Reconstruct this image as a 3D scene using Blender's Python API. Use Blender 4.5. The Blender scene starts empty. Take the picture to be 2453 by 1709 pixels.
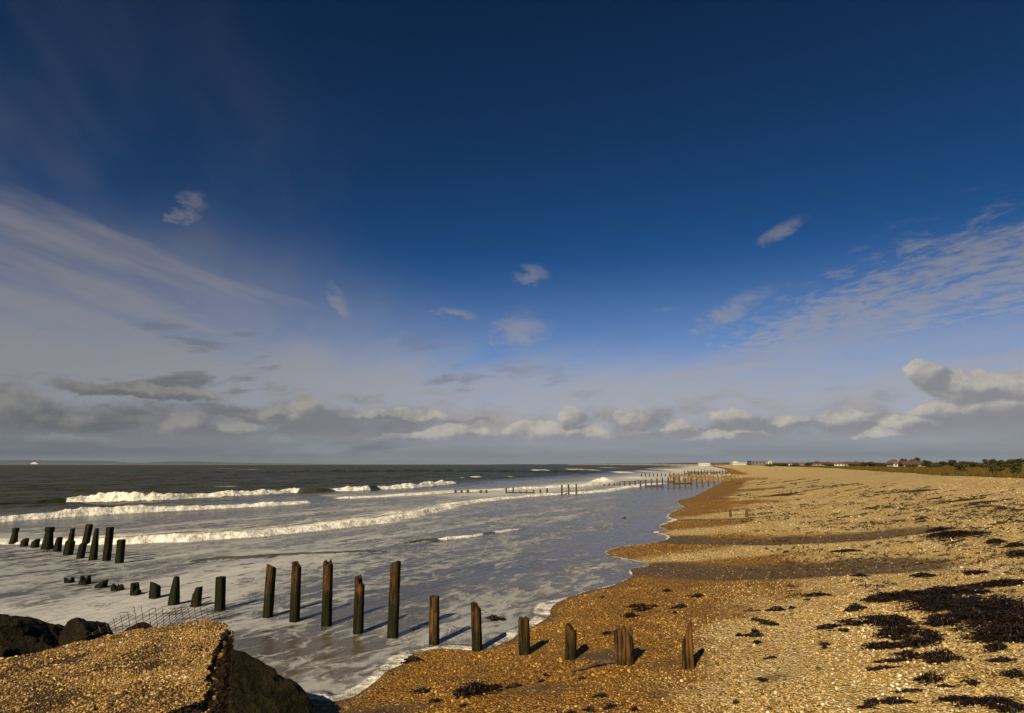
import bpy, bmesh, math, random
import numpy as np
from mathutils import Vector, Matrix

# ------------------------------------------------------------------ camera / light / exposure
SC = bpy.context.scene
COL = SC.collection
R = math.radians
CAM_H, F_PX, PW, PH, HORIZON = 3.5, 1500.0, 2453.0, 1709.0, 1112.0
PITCH = math.atan((HORIZON - PH / 2) / F_PX)
cam_d = bpy.data.cameras.new("camera")
cam_d.sensor_fit = 'HORIZONTAL'; cam_d.sensor_width = 36.0
cam_d.lens = F_PX / PW * 36.0
cam_d.clip_start = 0.05; cam_d.clip_end = 60000
cam = bpy.data.objects.new("camera", cam_d); COL.objects.link(cam)
cam.location = (0, 0, CAM_H); cam.rotation_euler = (math.pi / 2 + PITCH, 0, 0)
SC.camera = cam

SUN_EL, SHADOW_AZ = 33.0, 26.0          # shadows run forward and 26 degrees to the right of the view
SKY_STRENGTH = 0.05
SUN_STRENGTH = 5.0
EXPOSURE = 0.55
sd = bpy.data.lights.new("sun", 'SUN'); sd.energy = SUN_STRENGTH; sd.angle = R(0.53); sd.color = (1.0, 0.83, 0.54)
sun = bpy.data.objects.new("sun", sd); COL.objects.link(sun); sun.location = (-20, -40, 40)
sh = Vector((math.sin(R(SHADOW_AZ)) * math.cos(R(SUN_EL)), math.cos(R(SHADOW_AZ)) * math.cos(R(SUN_EL)), -math.sin(R(SUN_EL))))
sun.rotation_euler = sh.to_track_quat('-Z', 'Y').to_euler()
SC.view_settings.view_transform = 'Standard'; SC.view_settings.look = 'None'
SC.view_settings.gamma = 1.0; SC.view_settings.use_curve_mapping = False
SC.view_settings.exposure = EXPOSURE

# ------------------------------------------------------------------ tiny node language
class G:
    def __init__(s, nt): s.nt = nt
    def node(s, t, **kw):
        n = s.nt.nodes.new(t)
        for k, v in kw.items(): setattr(n, k, v)
        return n
    def put(s, sock, v):
        if isinstance(v, S): s.nt.links.new(v.o, sock)
        elif hasattr(v, 'is_output'): s.nt.links.new(v, sock)
        else: sock.default_value = v
    def m(s, op, a, b=0.0, c=None, clamp=False):
        n = s.node('ShaderNodeMath', operation=op, use_clamp=clamp)
        s.put(n.inputs[0], a); s.put(n.inputs[1], b)
        if c is not None: s.put(n.inputs[2], c)
        return S(s, n.outputs[0])
    def xyz(s, x, y, z=0.0):
        n = s.node('ShaderNodeCombineXYZ')
        for i, v in enumerate((x, y, z)): s.put(n.inputs[i], v)
        return S(s, n.outputs[0])
    def sep(s, v):
        n = s.node('ShaderNodeSeparateXYZ'); s.put(n.inputs[0], v)
        return [S(s, o) for o in n.outputs]
    def noise(s, vec, scale=1.0, detail=4.0, rough=0.55, dist=0.0, lac=2.0):
        n = s.node('ShaderNodeTexNoise')
        s.put(n.inputs['Vector'], vec); n.inputs['Scale'].default_value = scale
        n.inputs['Detail'].default_value = detail; n.inputs['Roughness'].default_value = rough
        n.inputs['Distortion'].default_value = dist; n.inputs['Lacunarity'].default_value = lac
        return S(s, n.outputs[0])
    def ncol(s, vec, scale=1.0, detail=4.0, rough=0.55):
        n = s.node('ShaderNodeTexNoise')
        s.put(n.inputs['Vector'], vec); n.inputs['Scale'].default_value = scale
        n.inputs['Detail'].default_value = detail; n.inputs['Roughness'].default_value = rough
        return S(s, n.outputs[1])
    def vor(s, vec, scale=1.0, feature='F1', rnd=1.0):
        n = s.node('ShaderNodeTexVoronoi', feature=feature)
        s.put(n.inputs['Vector'], vec); n.inputs['Scale'].default_value = scale
        n.inputs['Randomness'].default_value = rnd
        return n
    def step(s, v, a, b, lo=0.0, hi=1.0):
        n = s.node('ShaderNodeMapRange', interpolation_type='SMOOTHSTEP')
        s.put(n.inputs[0], v); s.put(n.inputs[1], a); s.put(n.inputs[2], b); s.put(n.inputs[3], lo); s.put(n.inputs[4], hi)
        return S(s, n.outputs[0])
    def mix(s, f, a, b, mode='MIX'):
        n = s.node('ShaderNodeMix', data_type='RGBA', blend_type=mode)
        s.put(n.inputs[0], f)
        for i, v in ((6, a), (7, b)):
            if isinstance(v, tuple) and len(v) == 3: v = (*v, 1.0)
            s.put(n.inputs[i], v)
        return S(s, n.outputs[2])
    def attr(s, name, kind='GEOMETRY'):
        n = s.node('ShaderNodeAttribute', attribute_name=name, attribute_type=kind)
        return S(s, n.outputs['Fac'])
    def ramp(s, f, stops, interp='LINEAR'):
        n = s.node('ShaderNodeValToRGB'); s.put(n.inputs[0], f)
        cr = n.color_ramp; cr.interpolation = interp
        while len(cr.elements) < len(stops): cr.elements.new(0.5)
        for e, (p, c) in zip(cr.elements, stops): e.position = p; e.color = (*c, 1.0)
        return S(s, n.outputs[0])
    def vm(s, op, a, b=(0, 0, 0)):
        n = s.node('ShaderNodeVectorMath', operation=op); s.put(n.inputs[0], a); s.put(n.inputs[1], b)
        return S(s, n.outputs[0])
    def bump(s, h, strength=0.5, dist=0.02, normal=None):
        n = s.node('ShaderNodeBump'); s.put(n.inputs['Height'], h)
        s.put(n.inputs['Strength'], strength); n.inputs['Distance'].default_value = dist
        if normal is not None: s.put(n.inputs['Normal'], normal)
        return S(s, n.outputs[0])
class S:
    def __init__(s, g, o): s.g = g; s.o = o
    def __add__(s, b): return s.g.m('ADD', s, b)
    def __radd__(s, b): return s.g.m('ADD', b, s)
    def __sub__(s, b): return s.g.m('SUBTRACT', s, b)
    def __rsub__(s, b): return s.g.m('SUBTRACT', b, s)
    def __mul__(s, b): return s.g.m('MULTIPLY', s, b)
    def __rmul__(s, b): return s.g.m('MULTIPLY', b, s)
    def __truediv__(s, b): return s.g.m('DIVIDE', s, b)
    def __rtruediv__(s, b): return s.g.m('DIVIDE', b, s)
    def max(s, b): return s.g.m('MAXIMUM', s, b)
    def min(s, b): return s.g.m('MINIMUM', s, b)
    def sat(s): return s.g.m('ADD', s, 0.0, clamp=True)

# ------------------------------------------------------------------ sky
W = bpy.data.worlds.new("World"); SC.world = W; W.use_nodes = True
def build_sky():
    nt = W.node_tree; nt.nodes.clear(); g = G(nt)
    out = g.node('ShaderNodeOutputWorld'); bg = g.node('ShaderNodeBackground')
    bg.inputs[1].default_value = SKY_STRENGTH
    sky = g.node('ShaderNodeTexSky', sky_type='NISHITA')
    sky.sun_disc = False; sky.sun_elevation = R(SUN_EL); sky.sun_rotation = R(180 + SHADOW_AZ)
    sky.altitude = 0.0; sky.air_density = 0.42; sky.dust_density = 0.0; sky.ozone_density = 5.0
    K = 1.0 / SKY_STRENGTH / (2 ** EXPOSURE)          # cloud colours below are given as they appear
    def kc(r, g_, b_): return (r * K, g_ * K, b_ * K)
    d = g.vm('NORMALIZE', S(g, g.node('ShaderNodeTexCoord').outputs['Generated']))
    x, y, z = g.sep(d)
    el = g.m('ARCSINE', z); az = g.m('ARCTAN2', x, y)
    tint = g.mix(1.0, S(g, sky.outputs[0]), SKY_TINT, 'MULTIPLY')
    gm = g.node('ShaderNodeGamma'); nt.links.new(tint.o, gm.inputs[0]); gm.inputs[1].default_value = 1.6      # polarising filter: deeper away from the horizon
    clear = g.mix(1.0, S(g, gm.outputs[0]), (2.5, 1.0, 0.55), 'MULTIPLY')
    def blobs(vec, lst):
        """smallest squared radius over a list of ellipses (px, py, half width px, half height px, tilt)"""
        m = None
        for (px, py, hw, hh, tilt) in lst:
            a0, e0 = px_dir(px, py)
            n = g.node('ShaderNodeMapping', vector_type='TEXTURE'); g.put(n.inputs['Vector'], vec)
            n.inputs['Location'].default_value = (a0, e0, 0); n.inputs['Rotation'].default_value = (0, 0, R(-tilt)); n.inputs['Scale'].default_value = (hw / F_PX, hh / F_PX, 1)
            q = g.node('ShaderNodeVectorMath', operation='DOT_PRODUCT'); nt.links.new(n.outputs[0], q.inputs[0]); nt.links.new(n.outputs[0], q.inputs[1])
            rr = S(g, q.outputs['Value']); m = rr if m is None else m.min(rr)
        return m
    # ---- high cloud sheet, laid out on a flat layer overhead
    zz = z.max(0.0) + 0.04
    u = x / zz; v = y / zz
    warp = g.noise(g.xyz(u * 0.5, v * 0.22, 3.0), 1.0, 2, 0.5) - 0.5
    streak = g.noise(g.xyz(u * 0.9 + v * 0.34 + warp * 0.9, v * 0.16, 1.7), 1.5, 4, 0.5)
    fine = g.noise(g.xyz(u * 1.6 + v * 0.5, v * 0.5, 9.1), 2.0, 5, 0.6)
    e = u + 1.62 - v * 0.27 + warp * 0.9 + (fine - .5) * .4
    veil = g.step(e, 0.55, -0.75) * g.step(streak * 0.7 + fine * 0.3, 0.36, 0.58, 0.50, 1.0)
    veil = veil * g.step(v + (streak - .5) * 1.5, 1.6, 2.5, 0.12, 1.0)
    veil2 = g.step(u + 1.1 + warp * 2.0, 0.9, -1.4) * g.step(streak * 0.4 + fine * 0.6, 0.36, 0.70) * 0.40
    mw = g.noise(g.xyz(u * 2.0, v * 1.2, 4.0), 1.5, 2, 0.5) - .5
    mack = g.noise(g.xyz(u * 5.5 - v * 1.2 + mw * 1.5, v * 3.4 + u * 2.0 + mw, 0.3), 2.3, 5, 0.62)
    band = g.m('ABSOLUTE', u - 2.25 + warp * 1.2 + (v - 3.0) * 0.12)
    mack_d = g.step(mack * 0.62 + fine * 0.38 + g.step(band, 0.95, 0.0) * .24, 0.56, 0.78) * g.step(band, 1.0, .5) * 0.76
    wn = g.noise(g.xyz(az + el * .5, el * 2.0, 2.2), 20.0, 6, 0.68)
    AE = g.xyz(az + (wn - .5) * .05, el + (wn - .5) * .03, 0.0)
    rr = blobs(AE, [(1245, 792, 80, 52, -8), (1275, 655, 45, 24, 4), (455, 498, 48, 34, -40), (818, 735, 75, 26, 62), (1870, 556, 62, 18, -24), (1745, 745, 115, 26, -24), (2075, 830, 90, 28, -8), (1090, 752, 60, 14, 8)])
    wis = g.step(wn - g.m('POWER', rr.max(0.001), .5) * .22, 0.18, 0.52) * g.step(rr, 1.6, .5) * .66
    # long fibrous cirrus bands running down toward the middle of the bay
    fib = g.noise(g.xyz((az * .966 - el * .259) * 2.6 + warp * .3, (el * .966 + az * .259) * 17.0, 6.0), 1.5, 6, .62)
    AV = g.xyz(az, el + (streak - .5) * .03, 0.0)
    rv = blobs(AV, [(200, 590, 520, 58, 12), (470, 795, 860, 72, 16), (800, 888, 480, 62, 17), (250, 800, 640, 90, 8)])
    bandv = g.step(rv - (fib - .5) * 2.4, 1.55, -.35) * g.step(fib, .25, .7, .78, 1.0) * .92
    rv2 = blobs(AV, [(1640, 905, 480, 52, -8), (1940, 845, 330, 40, -17), (1300, 900, 150, 24, 0)])
    bandr = g.step(rv2 - (wn - .5) * 1.8, 1.5, -.3) * .72
    high = (veil * .62).max(veil2).max(mack_d).max(wis).max(bandv).max(bandr)
    low_sheet = g.step(el + (streak - 0.5) * 0.10 + (fine - .5) * .05 + warp * 0.06 - g.step(az, .15, -.6) * .045, 0.21, 0.09) * 0.95
    high = (high * 0.92).max(low_sheet)
    hl = g.mix(g.step(az, -.7, .1), kc(0.265, 0.268, 0.290), kc(0.365, 0.378, 0.425))
    hcol = g.mix(g.step(el, 0.05, 0.42), hl, kc(0.185, 0.185, 0.220))
    clear = g.mix(g.step(el, .34, .08) * .42, clear, hl)
    c1 = g.mix(high.sat(), clear, hcol)
    bg_high = bg; nt.links.new(c1.o, bg_high.inputs[0])
    # ---- broken grey stratus
    sh1 = g.noise(g.xyz(az * 1.5 + el * 1.6, el * 7.0 - az * 1.0, 5.0), 3.6, 6, 0.60, .3)
    shred = g.step(sh1, 0.54, 0.66) * g.step(el, 0.27, 0.10) * g.step(az, 0.35, -0.35, .12, 1.0) * 0.72
    c1b = g.mix(shred, c1, g.mix(g.step(az, -.6, .3), kc(0.105, 0.112, 0.130), kc(0.19, 0.188, 0.205)))
    # ---- cumulus belt near the horizon
    puffs = [(735, 988, 46, 36, 0), (690, 994, 75, 22, 4), (2225, 893, 46, 34, 0), (2330, 926, 100, 34, 6), (2450, 928, 80, 34, 4), (2400, 975, 120, 34, 0), (2280, 985, 80, 24, 0), (2015, 1004, 52, 26, 0), (1525, 1008, 48, 30, 0), (1375, 1000, 36, 26, 0), (1300, 1032, 95, 26, 0), (1400, 1042, 70, 24, 0),
             (1755, 1003, 44, 24, 0), (1620, 1022, 52, 18, 0), (20, 985, 90, 44, 0), (130, 1012, 70, 26, 0), (340, 940, 170, 20, 2), (1900, 1010, 45, 17, 0), (2190, 1015, 60, 22, 0), (430, 1015, 46, 24, 0), (570, 1022, 42, 16, 0), (960, 1000, 110, 14, 0), (1080, 1037, 90, 18, 0), (2120, 1040, 60, 15, 0), (1700, 1045, 80, 15, 0)]
    nv = g.ncol(g.xyz(az, el * 1.25, 11.3), 15.0, 6, 0.62)
    nx, ny, nz_ = g.sep(nv)
    AW = g.xyz(az + (nx - .5) * .075, el + (ny - .5) * .045, 0.0); _, ew, _ = g.sep(AW)
    rp = blobs(AW, puffs)
    pu = 1.0 - rp.min(2.0)
    b = g.noise(g.xyz((az + (nx - .5) * .05) * 2.4, ew * 8.5, 4.2), 2.6, 5, 0.55)
    belt = (b - .475) * 2.4 + g.step(ew, 0.100, 0.050) * .40 - g.step(ew, .075, .14) * .6
    up = g.noise(g.xyz(az - .006, el * 1.25 + .016, 11.3), 15.0, 5, 0.62)
    rp2 = blobs(g.vm('ADD', AW, (-.004, .008, 0.0)), puffs)
    d0 = pu.max(belt)
    cov = g.step(d0, -.12, 0.42)
    # sunlit upper shoulders, grey bases
    rel = g.step(rp2 - rp, -.55, .60)
    lit = g.step((nx - up) * 1.9 + rel * .62 + (nz_ - .5) * .5, .02, .95)
    side = g.step(az, -0.65, 0.05)
    light_c = g.mix(side, kc(0.25, 0.238, 0.215), kc(0.53, 0.49, 0.415))
    dark_c = g.mix(side, kc(0.120, 0.125, 0.140), kc(0.225, 0.225, 0.240))
    cum = g.mix(lit * g.step(pu, -.15, .25, .45, 1.0), dark_c, light_c)
    c2 = g.mix(cov * g.step(el, 0.015, 0.055, 0.35, .88), c1b, cum)
    # ---- grey murk right above the horizon
    murk_c = g.mix(g.step(az, -0.75, 0.2), kc(0.090, 0.103, 0.121), kc(0.165, 0.176, 0.207))
    ms = g.noise(g.xyz(az * 2.0, el * 22.0, 0.0), 2.0, 4, 0.55)
    c3 = g.mix(g.step(el + (ms - 0.5) * 0.04, 0.044, 0.004) * 0.88, c2, murk_c)
    bg2 = g.node('ShaderNodeBackground'); bg2.inputs[1].default_value = SKY_STRENGTH; nt.links.new(c3.o, bg2.inputs[0])
    bg3 = g.node('ShaderNodeBackground'); bg3.inputs[1].default_value = SKY_STRENGTH; nt.links.new(murk_c.o, bg3.inputs[0])
    # low sky and high sky share the same layers; splitting them only saves render time
    m1 = g.node('ShaderNodeMixShader'); g.put(m1.inputs[0], g.m('GREATER_THAN', el, .30)); nt.links.new(bg2.outputs[0], m1.inputs[1]); nt.links.new(bg_high.outputs[0], m1.inputs[2])
    m2 = g.node('ShaderNodeMixShader'); g.put(m2.inputs[0], g.m('GREATER_THAN', el, -.004)); nt.links.new(bg3.outputs[0], m2.inputs[1]); nt.links.new(m1.outputs[0], m2.inputs[2])
    nt.links.new(m2.outputs[0], out.inputs[0])
    W.cycles.sampling_method = 'MANUAL'; W.cycles.sample_map_resolution = 512
def px_ray(px, py):
    cx, cy = (px - PW / 2) / F_PX, -(py - PH / 2) / F_PX
    sp, cp = math.sin(PITCH), math.cos(PITCH)
    v = Vector((cx, cp - cy * sp, sp + cy * cp)); return v.normalized()
def px_dir(px, py):
    v = px_ray(px, py); return math.atan2(v.x, v.y), math.asin(v.z)
SKY_TINT = (0.29, 0.74, 0.93)
build_sky()

# ------------------------------------------------------------------ numpy noise
_rng = np.random.RandomState(7)
_perm = np.concatenate([_rng.permutation(256)] * 2)
_gr = np.stack([np.cos(np.arange(256) * 2.39996), np.sin(np.arange(256) * 2.39996)], 1)
def pn(x, y):
    xi = np.floor(x).astype(int); yi = np.floor(y).astype(int); xf = x - xi; yf = y - yi
    u = xf * xf * xf * (xf * (xf * 6 - 15) + 10); v = yf * yf * yf * (yf * (yf * 6 - 15) + 10)
    def gd(i, j, dx, dy):
        h = _perm[(_perm[(xi + i) & 255] + (yi + j)) & 255]
        return _gr[h, 0] * dx + _gr[h, 1] * dy
    a = gd(0, 0, xf, yf); b = gd(1, 0, xf - 1, yf); c = gd(0, 1, xf, yf - 1); d = gd(1, 1, xf - 1, yf - 1)
    return ((a + u * (b - a)) * (1 - v) + (c + u * (d - c)) * v) * 1.4
def fbm(x, y, o=4, gain=0.5):
    s = 0; a = 1.0; t = 0
    for i in range(o):
        s = s + a * pn(x + 17.3 * i, y - 9.1 * i); t += a; a *= gain; x = x * 2.03; y = y * 2.03
    return s / t
def sstep(a, b, x):
    t = np.clip((x - a) / (b - a), 0, 1); return t * t * (3 - 2 * t)

# ------------------------------------------------------------------ the coast: shoreline and ground height
def at(px, py, z=0.0):
    v = px_ray(px, py); t = (z - CAM_H) / v.z
    return (v.x * t, v.y * t)
WATERLINE = [(747, 1668), (775, 1682), (831, 1675), (862, 1659), (903, 1628), (925, 1606), (969, 1589), (978, 1568), (1040, 1553), (1100, 1556), (1156, 1559), (1222, 1534), (1240, 1518),
             (1275, 1500), (1316, 1478), (1316, 1459), (1331, 1443), (1381, 1425), (1409, 1414), (1459, 1406), (1494, 1392), (1516, 1378), (1506, 1362), (1553, 1357), (1553, 1351),
             (1522, 1343), (1475, 1334), (1447, 1325), (1459, 1318), (1491, 1309), (1569, 1301), (1606, 1290), (1600, 1281), (1569, 1275), (1606, 1268), (1572, 1262), (1612, 1250),
             (1628, 1245), (1597, 1239), (1612, 1225), (1647, 1215), (1628, 1210), (1620, 1199), (1654, 1193), (1672, 1185), (1705, 1168), (1724, 1158)]
SHORE = [(-60, -4), (-30, 1.5), (-14, 5.0), (-8, 7.0), (-5.0, 8.2), (-3.6, 8.9)] + [at(*p) for p in WATERLINE] + [(60, 172), (95, 280), (150, 450), (205, 640), (330, 1050), (430, 1600), (450, 2300), (330, 3300), (0, 4700), (-200, 6000)]
def smooth_poly(P, it=1):
    P = [np.array(p, float) for p in P]
    for _ in range(it):
        Q = [P[0]]
        for a, b in zip(P[:-1], P[1:]): Q += [a * .75 + b * .25, a * .25 + b * .75]
        P = Q + [P[-1]]
    return np.array(P)
SHORE = smooth_poly(SHORE, 1)
SEA_POLY = np.concatenate([SHORE, [(-20000, 6000), (-20000, -4)]])
def poly_dist(P, x, y, want=False):
    best = np.full(x.shape, 1e18); tt = np.zeros(x.shape); side = np.zeros(x.shape); L = 0.0
    for a, b in zip(P[:-1], P[1:]):
        d = b - a; l2 = max(d @ d, 1e-12); l = math.sqrt(l2)
        t = np.clip(((x - a[0]) * d[0] + (y - a[1]) * d[1]) / l2, 0, 1)
        ex = x - (a[0] + t * d[0]); ey = y - (a[1] + t * d[1]); q = ex * ex + ey * ey
        m = q < best; best = np.where(m, q, best)
        if want:
            tt = np.where(m, L + t * l, tt); side = np.where(m, np.sign(d[0] * (y - a[1]) - d[1] * (x - a[0])), side)
        L += l
    return (np.sqrt(best), tt, side) if want else np.sqrt(best)
def inside(P, x, y):
    c = np.zeros(x.shape, bool); j = len(P) - 1
    for i in range(len(P)):
        xi, yi = P[i]; xj, yj = P[j]
        if yi != yj: c ^= ((yi > y) != (yj > y)) & (x < (xj - xi) * (y - yi) / (yj - yi) + xi)
        j = i
    return c
def shore_s(x, y):
    x = np.asarray(x, float); y = np.asarray(y, float)
    d = poly_dist(SHORE, x, y); return np.where(inside(SEA_POLY, x, y), -d, d)
_pt = np.linspace(-40, 90, 1301)
_pz = np.interp(_pt, [-40, -8, 0, 9, 15, 21, 27, 40, 90], [-2.0, -.8, 0, .80, 1.65, 2.52, 2.38, 2.25, 2.2])
_pz = np.convolve(np.pad(_pz, 12, mode='edge'), np.ones(25) / 25, 'valid'); _pz -= np.interp(0, _pt, _pz)
TROUGHS = []          # (world polyline, half width, depth)
def ground_z(x, y, s=None, detail=True):
    x = np.asarray(x, float); y = np.asarray(y, float)
    if s is None: s = shore_s(x, y)
    z = np.interp(s, _pt, _pz)
    for P, w, dp in TROUGHS:
        d = poly_dist(P, x, y); z = z - dp * np.exp(-(d / w) ** 2) * sstep(0.3, 3.0, s)
    if detail:
        k = sstep(0.2, 4.0, s)
        z = z + k * (0.09 * fbm(x * .16, y * .16, 3) + 0.03 * fbm(x * .9, y * .9, 3)) + sstep(17, 22, s) * .12 * fbm(x * .05 + 5, y * .05, 2)
    z = np.where((s > 0) & (s < 3), np.maximum(z, 0.035 * np.minimum(s, 3)), z)
    return z
_gx = np.arange(-16, 80.1, .25); _gy = np.arange(3, 165.1, .25); _GRID = None
def ground_fast(x, y):
    global _GRID
    x = np.asarray(x, float); y = np.asarray(y, float)
    if not len(TROUGHS): return ground_z(x, y)
    if _GRID is None:
        Y, X = np.meshgrid(_gy, _gx, indexing='ij'); _GRID = ground_z(X.ravel(), Y.ravel()).reshape(X.shape)
    fx = np.clip((x - _gx[0]) / .25, 0, len(_gx) - 1.001); fy = np.clip((y - _gy[0]) / .25, 0, len(_gy) - 1.001); ix = fx.astype(int); iy = fy.astype(int); tx = fx - ix; ty = fy - iy
    g_ = (_GRID[iy, ix] * (1 - tx) + _GRID[iy, ix + 1] * tx) * (1 - ty) + (_GRID[iy + 1, ix] * (1 - tx) + _GRID[iy + 1, ix + 1] * tx) * ty
    out = (x < _gx[0]) | (x > _gx[-1]) | (y < _gy[0]) | (y > _gy[-1])
    if out.any(): g_ = g_.copy(); g_[out] = ground_z(x[out], y[out])
    return g_
def cast(px, py):
    v = px_ray(px, py); t = np.concatenate([np.linspace(2, 60, 1200), np.geomspace(60, 4000, 1500)])
    X, Y, Z = v.x * t, v.y * t, CAM_H + v.z * t
    below = Z < np.maximum(ground_fast(X, Y), 0.0)
    i = int(np.argmax(below)) if below.any() else len(t) - 1
    if i == 0: i = 1
    lo, hi = t[i - 1], t[i]
    for _ in range(18):
        mid = .5 * (lo + hi)
        if CAM_H + v.z * mid < max(float(ground_fast(np.array([v.x * mid]), np.array([v.y * mid]))[0]), 0.0): hi = mid
        else: lo = mid
    return (v.x * hi, v.y * hi)
def gz(x, y): return float(ground_fast(np.array([x]), np.array([y]))[0])
_tr = []
for pts, w, dp in [([(1560, 1361), (1700, 1366), (1850, 1364), (2000, 1356), (2140, 1346)], 1.45, .20), ([(1615, 1292), (1750, 1295), (1880, 1293), (2040, 1284), (2165, 1270)], 1.5, .20),
                   ([(1640, 1246), (1750, 1243), (1900, 1231)], .7, .12), ([(1660, 1211), (1780, 1204), (1900, 1192)], 1.6, .14), ([(1690, 1180), (1800, 1173), (1870, 1164)], 2.0, .12)]:
    _tr.append((np.array([cast(*p) for p in pts]), w, dp))
TROUGHS = _tr

# ------------------------------------------------------------------ object helpers
def setp(o, label=None, cat=None, group=None, kind=None):
    if label: o["label"] = label
    if cat: o["category"] = cat
    if group: o["group"] = group
    if kind: o["kind"] = kind
    return o
def np_mesh(name, V, Q, attrs=None, smooth=True):
    me = bpy.data.meshes.new(name); V = np.asarray(V, np.float32); Q = np.asarray(Q, np.int32)
    k = Q.shape[1] if len(Q) else 4
    me.vertices.add(len(V)); me.vertices.foreach_set('co', V.ravel())
    if len(Q):
        me.loops.add(Q.size); me.loops.foreach_set('vertex_index', Q.ravel())
        me.polygons.add(len(Q)); me.polygons.foreach_set('loop_start', np.arange(0, Q.size, k, dtype=np.int32))
        me.polygons.foreach_set('use_smooth', np.full(len(Q), smooth))
    me.update(calc_edges=True)
    for n, a in (attrs or {}).items():
        if np.ndim(a) == 2:
            at_ = me.attributes.new(n, 'FLOAT_VECTOR', 'POINT'); at_.data.foreach_set('vector', np.asarray(a, np.float32).ravel())
        else:
            at_ = me.attributes.new(n, 'FLOAT', 'POINT'); at_.data.foreach_set('value', np.asarray(a, np.float32))
    return me
def link(name, me, mat=None, parent=None, loc=None):
    o = bpy.data.objects.new(name, me); COL.objects.link(o)
    if mat and me and not len(me.materials): me.materials.append(mat)
    if parent: o.parent = parent
    if loc is not None: o.location = loc
    return o
def empty(name, loc=(0, 0, 0), rz=0.0):
    o = bpy.data.objects.new(name, None); COL.objects.link(o); o.location = loc; o.rotation_euler = (0, 0, rz); o.empty_display_size = .2; return o
def bm_mesh(name, bm, smooth=False):
    me = bpy.data.meshes.new(name); bm.to_mesh(me); bm.free()
    if smooth: me.polygons.foreach_set('use_smooth', [True] * len(me.polygons))
    return me
def fan_quads(nr, na):
    i = np.arange(nr - 1)[:, None] * na + np.arange(na - 1)[None, :]
    return np.stack([i, i + 1, i + na + 1, i + na], -1).reshape(-1, 4)
def mat_new(name):
    m = bpy.data.materials.new(name); m.use_nodes = True; nt = m.node_tree
    b = nt.nodes['Principled BSDF']; return m, G(nt), b
def wpos(g): return S(g, g.node('ShaderNodeNewGeometry').outputs['Position'])
def opos(g): return S(g, g.node('ShaderNodeTexCoord').outputs['Object'])

# ------------------------------------------------------------------ materials
PEB = [(0.0, (.05, .032, .016)), (.14, (.17, .095, .032)), (.30, (.28, .175, .048)), (.48, (.38, .255, .080)), (.64, (.45, .315, .110)), (.80, (.50, .375, .185)), (.93, (.62, .52, .34)), (1.0, (.76, .70, .57))]
def m_beach():
    m, g, b = mat_new("shingle_beach"); P = wpos(g)
    wet = g.attr('wet'); sand = g.attr('sand')
    wn = (g.noise(P, 1.3, 5, .6) - .5) * .5
    wet = g.step(wet + wn, .30, .72); sand = g.step(sand + wn * .8 + (g.noise(P, 9.0, 3, .6) - .5) * .3, .34, .66)
    v = g.vor(P, 26.0); rnd = g.sep(S(g, v.outputs['Color']))[0]
    v2 = g.vor(P, 9.0); rnd2 = g.sep(S(g, v2.outputs['Color']))[1]
    tone = (rnd * .95 + rnd2 * .12 + g.noise(P, .55, 4, .6) * .40 - .24).sat()
    col = g.ramp(tone, PEB)
    col = g.mix(g.step(g.noise(P, .12, 4, .6), .35, .7) * .45, col, (.45, .315, .105))
    damp = g.mix(1.0, col, (.47, .325, .100), 'MULTIPLY')
    col = g.mix(wet, col, damp)
    scol = g.mix(g.noise(P, 5.0, 6, .65), (.045, .028, .011), (.078, .050, .020))
    fleck = g.step(rnd, .93, .97) * g.step(rnd2, .45, .6)
    scol = g.mix(fleck, scol, (.5, .42, .3))
    col = g.mix(sand * .93, col, scol)
    nt = g.nt; nt.links.new(col.o, b.inputs['Base Color'])
    r = g.step(wet.max(sand), 0, 1, .88, .72); nt.links.new(r.o, b.inputs['Roughness'])
    b.inputs['Specular IOR Level'].default_value = .3
    d = S(g, v.outputs['Distance']); h = (1.0 - d) * (1.0 - sand * .75)
    n1 = g.bump(g.noise(P, 2.2, 5, .65), .55, .10)
    nb = g.bump(h, 1.0, .045, n1); nt.links.new(nb.o, b.inputs['Normal'])
    return m
def m_pebble():
    m, g, b = mat_new("loose_pebble")
    c = g.attr('tone', 'INSTANCER'); w = g.attr('damp', 'INSTANCER')
    col = g.ramp(c, PEB); col = g.mix(w, col, g.mix(1.0, col, (.56, .40, .135), 'MULTIPLY'))
    sp = g.noise(opos(g), 3.0, 3, .6); col = g.mix(g.step(sp, .5, .75) * .35, col, (.12, .08, .04))
    g.nt.links.new(col.o, b.inputs['Base Color']); b.inputs['Roughness'].default_value = .6
    b.inputs['Specular IOR Level'].default_value = .3
    return m
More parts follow.
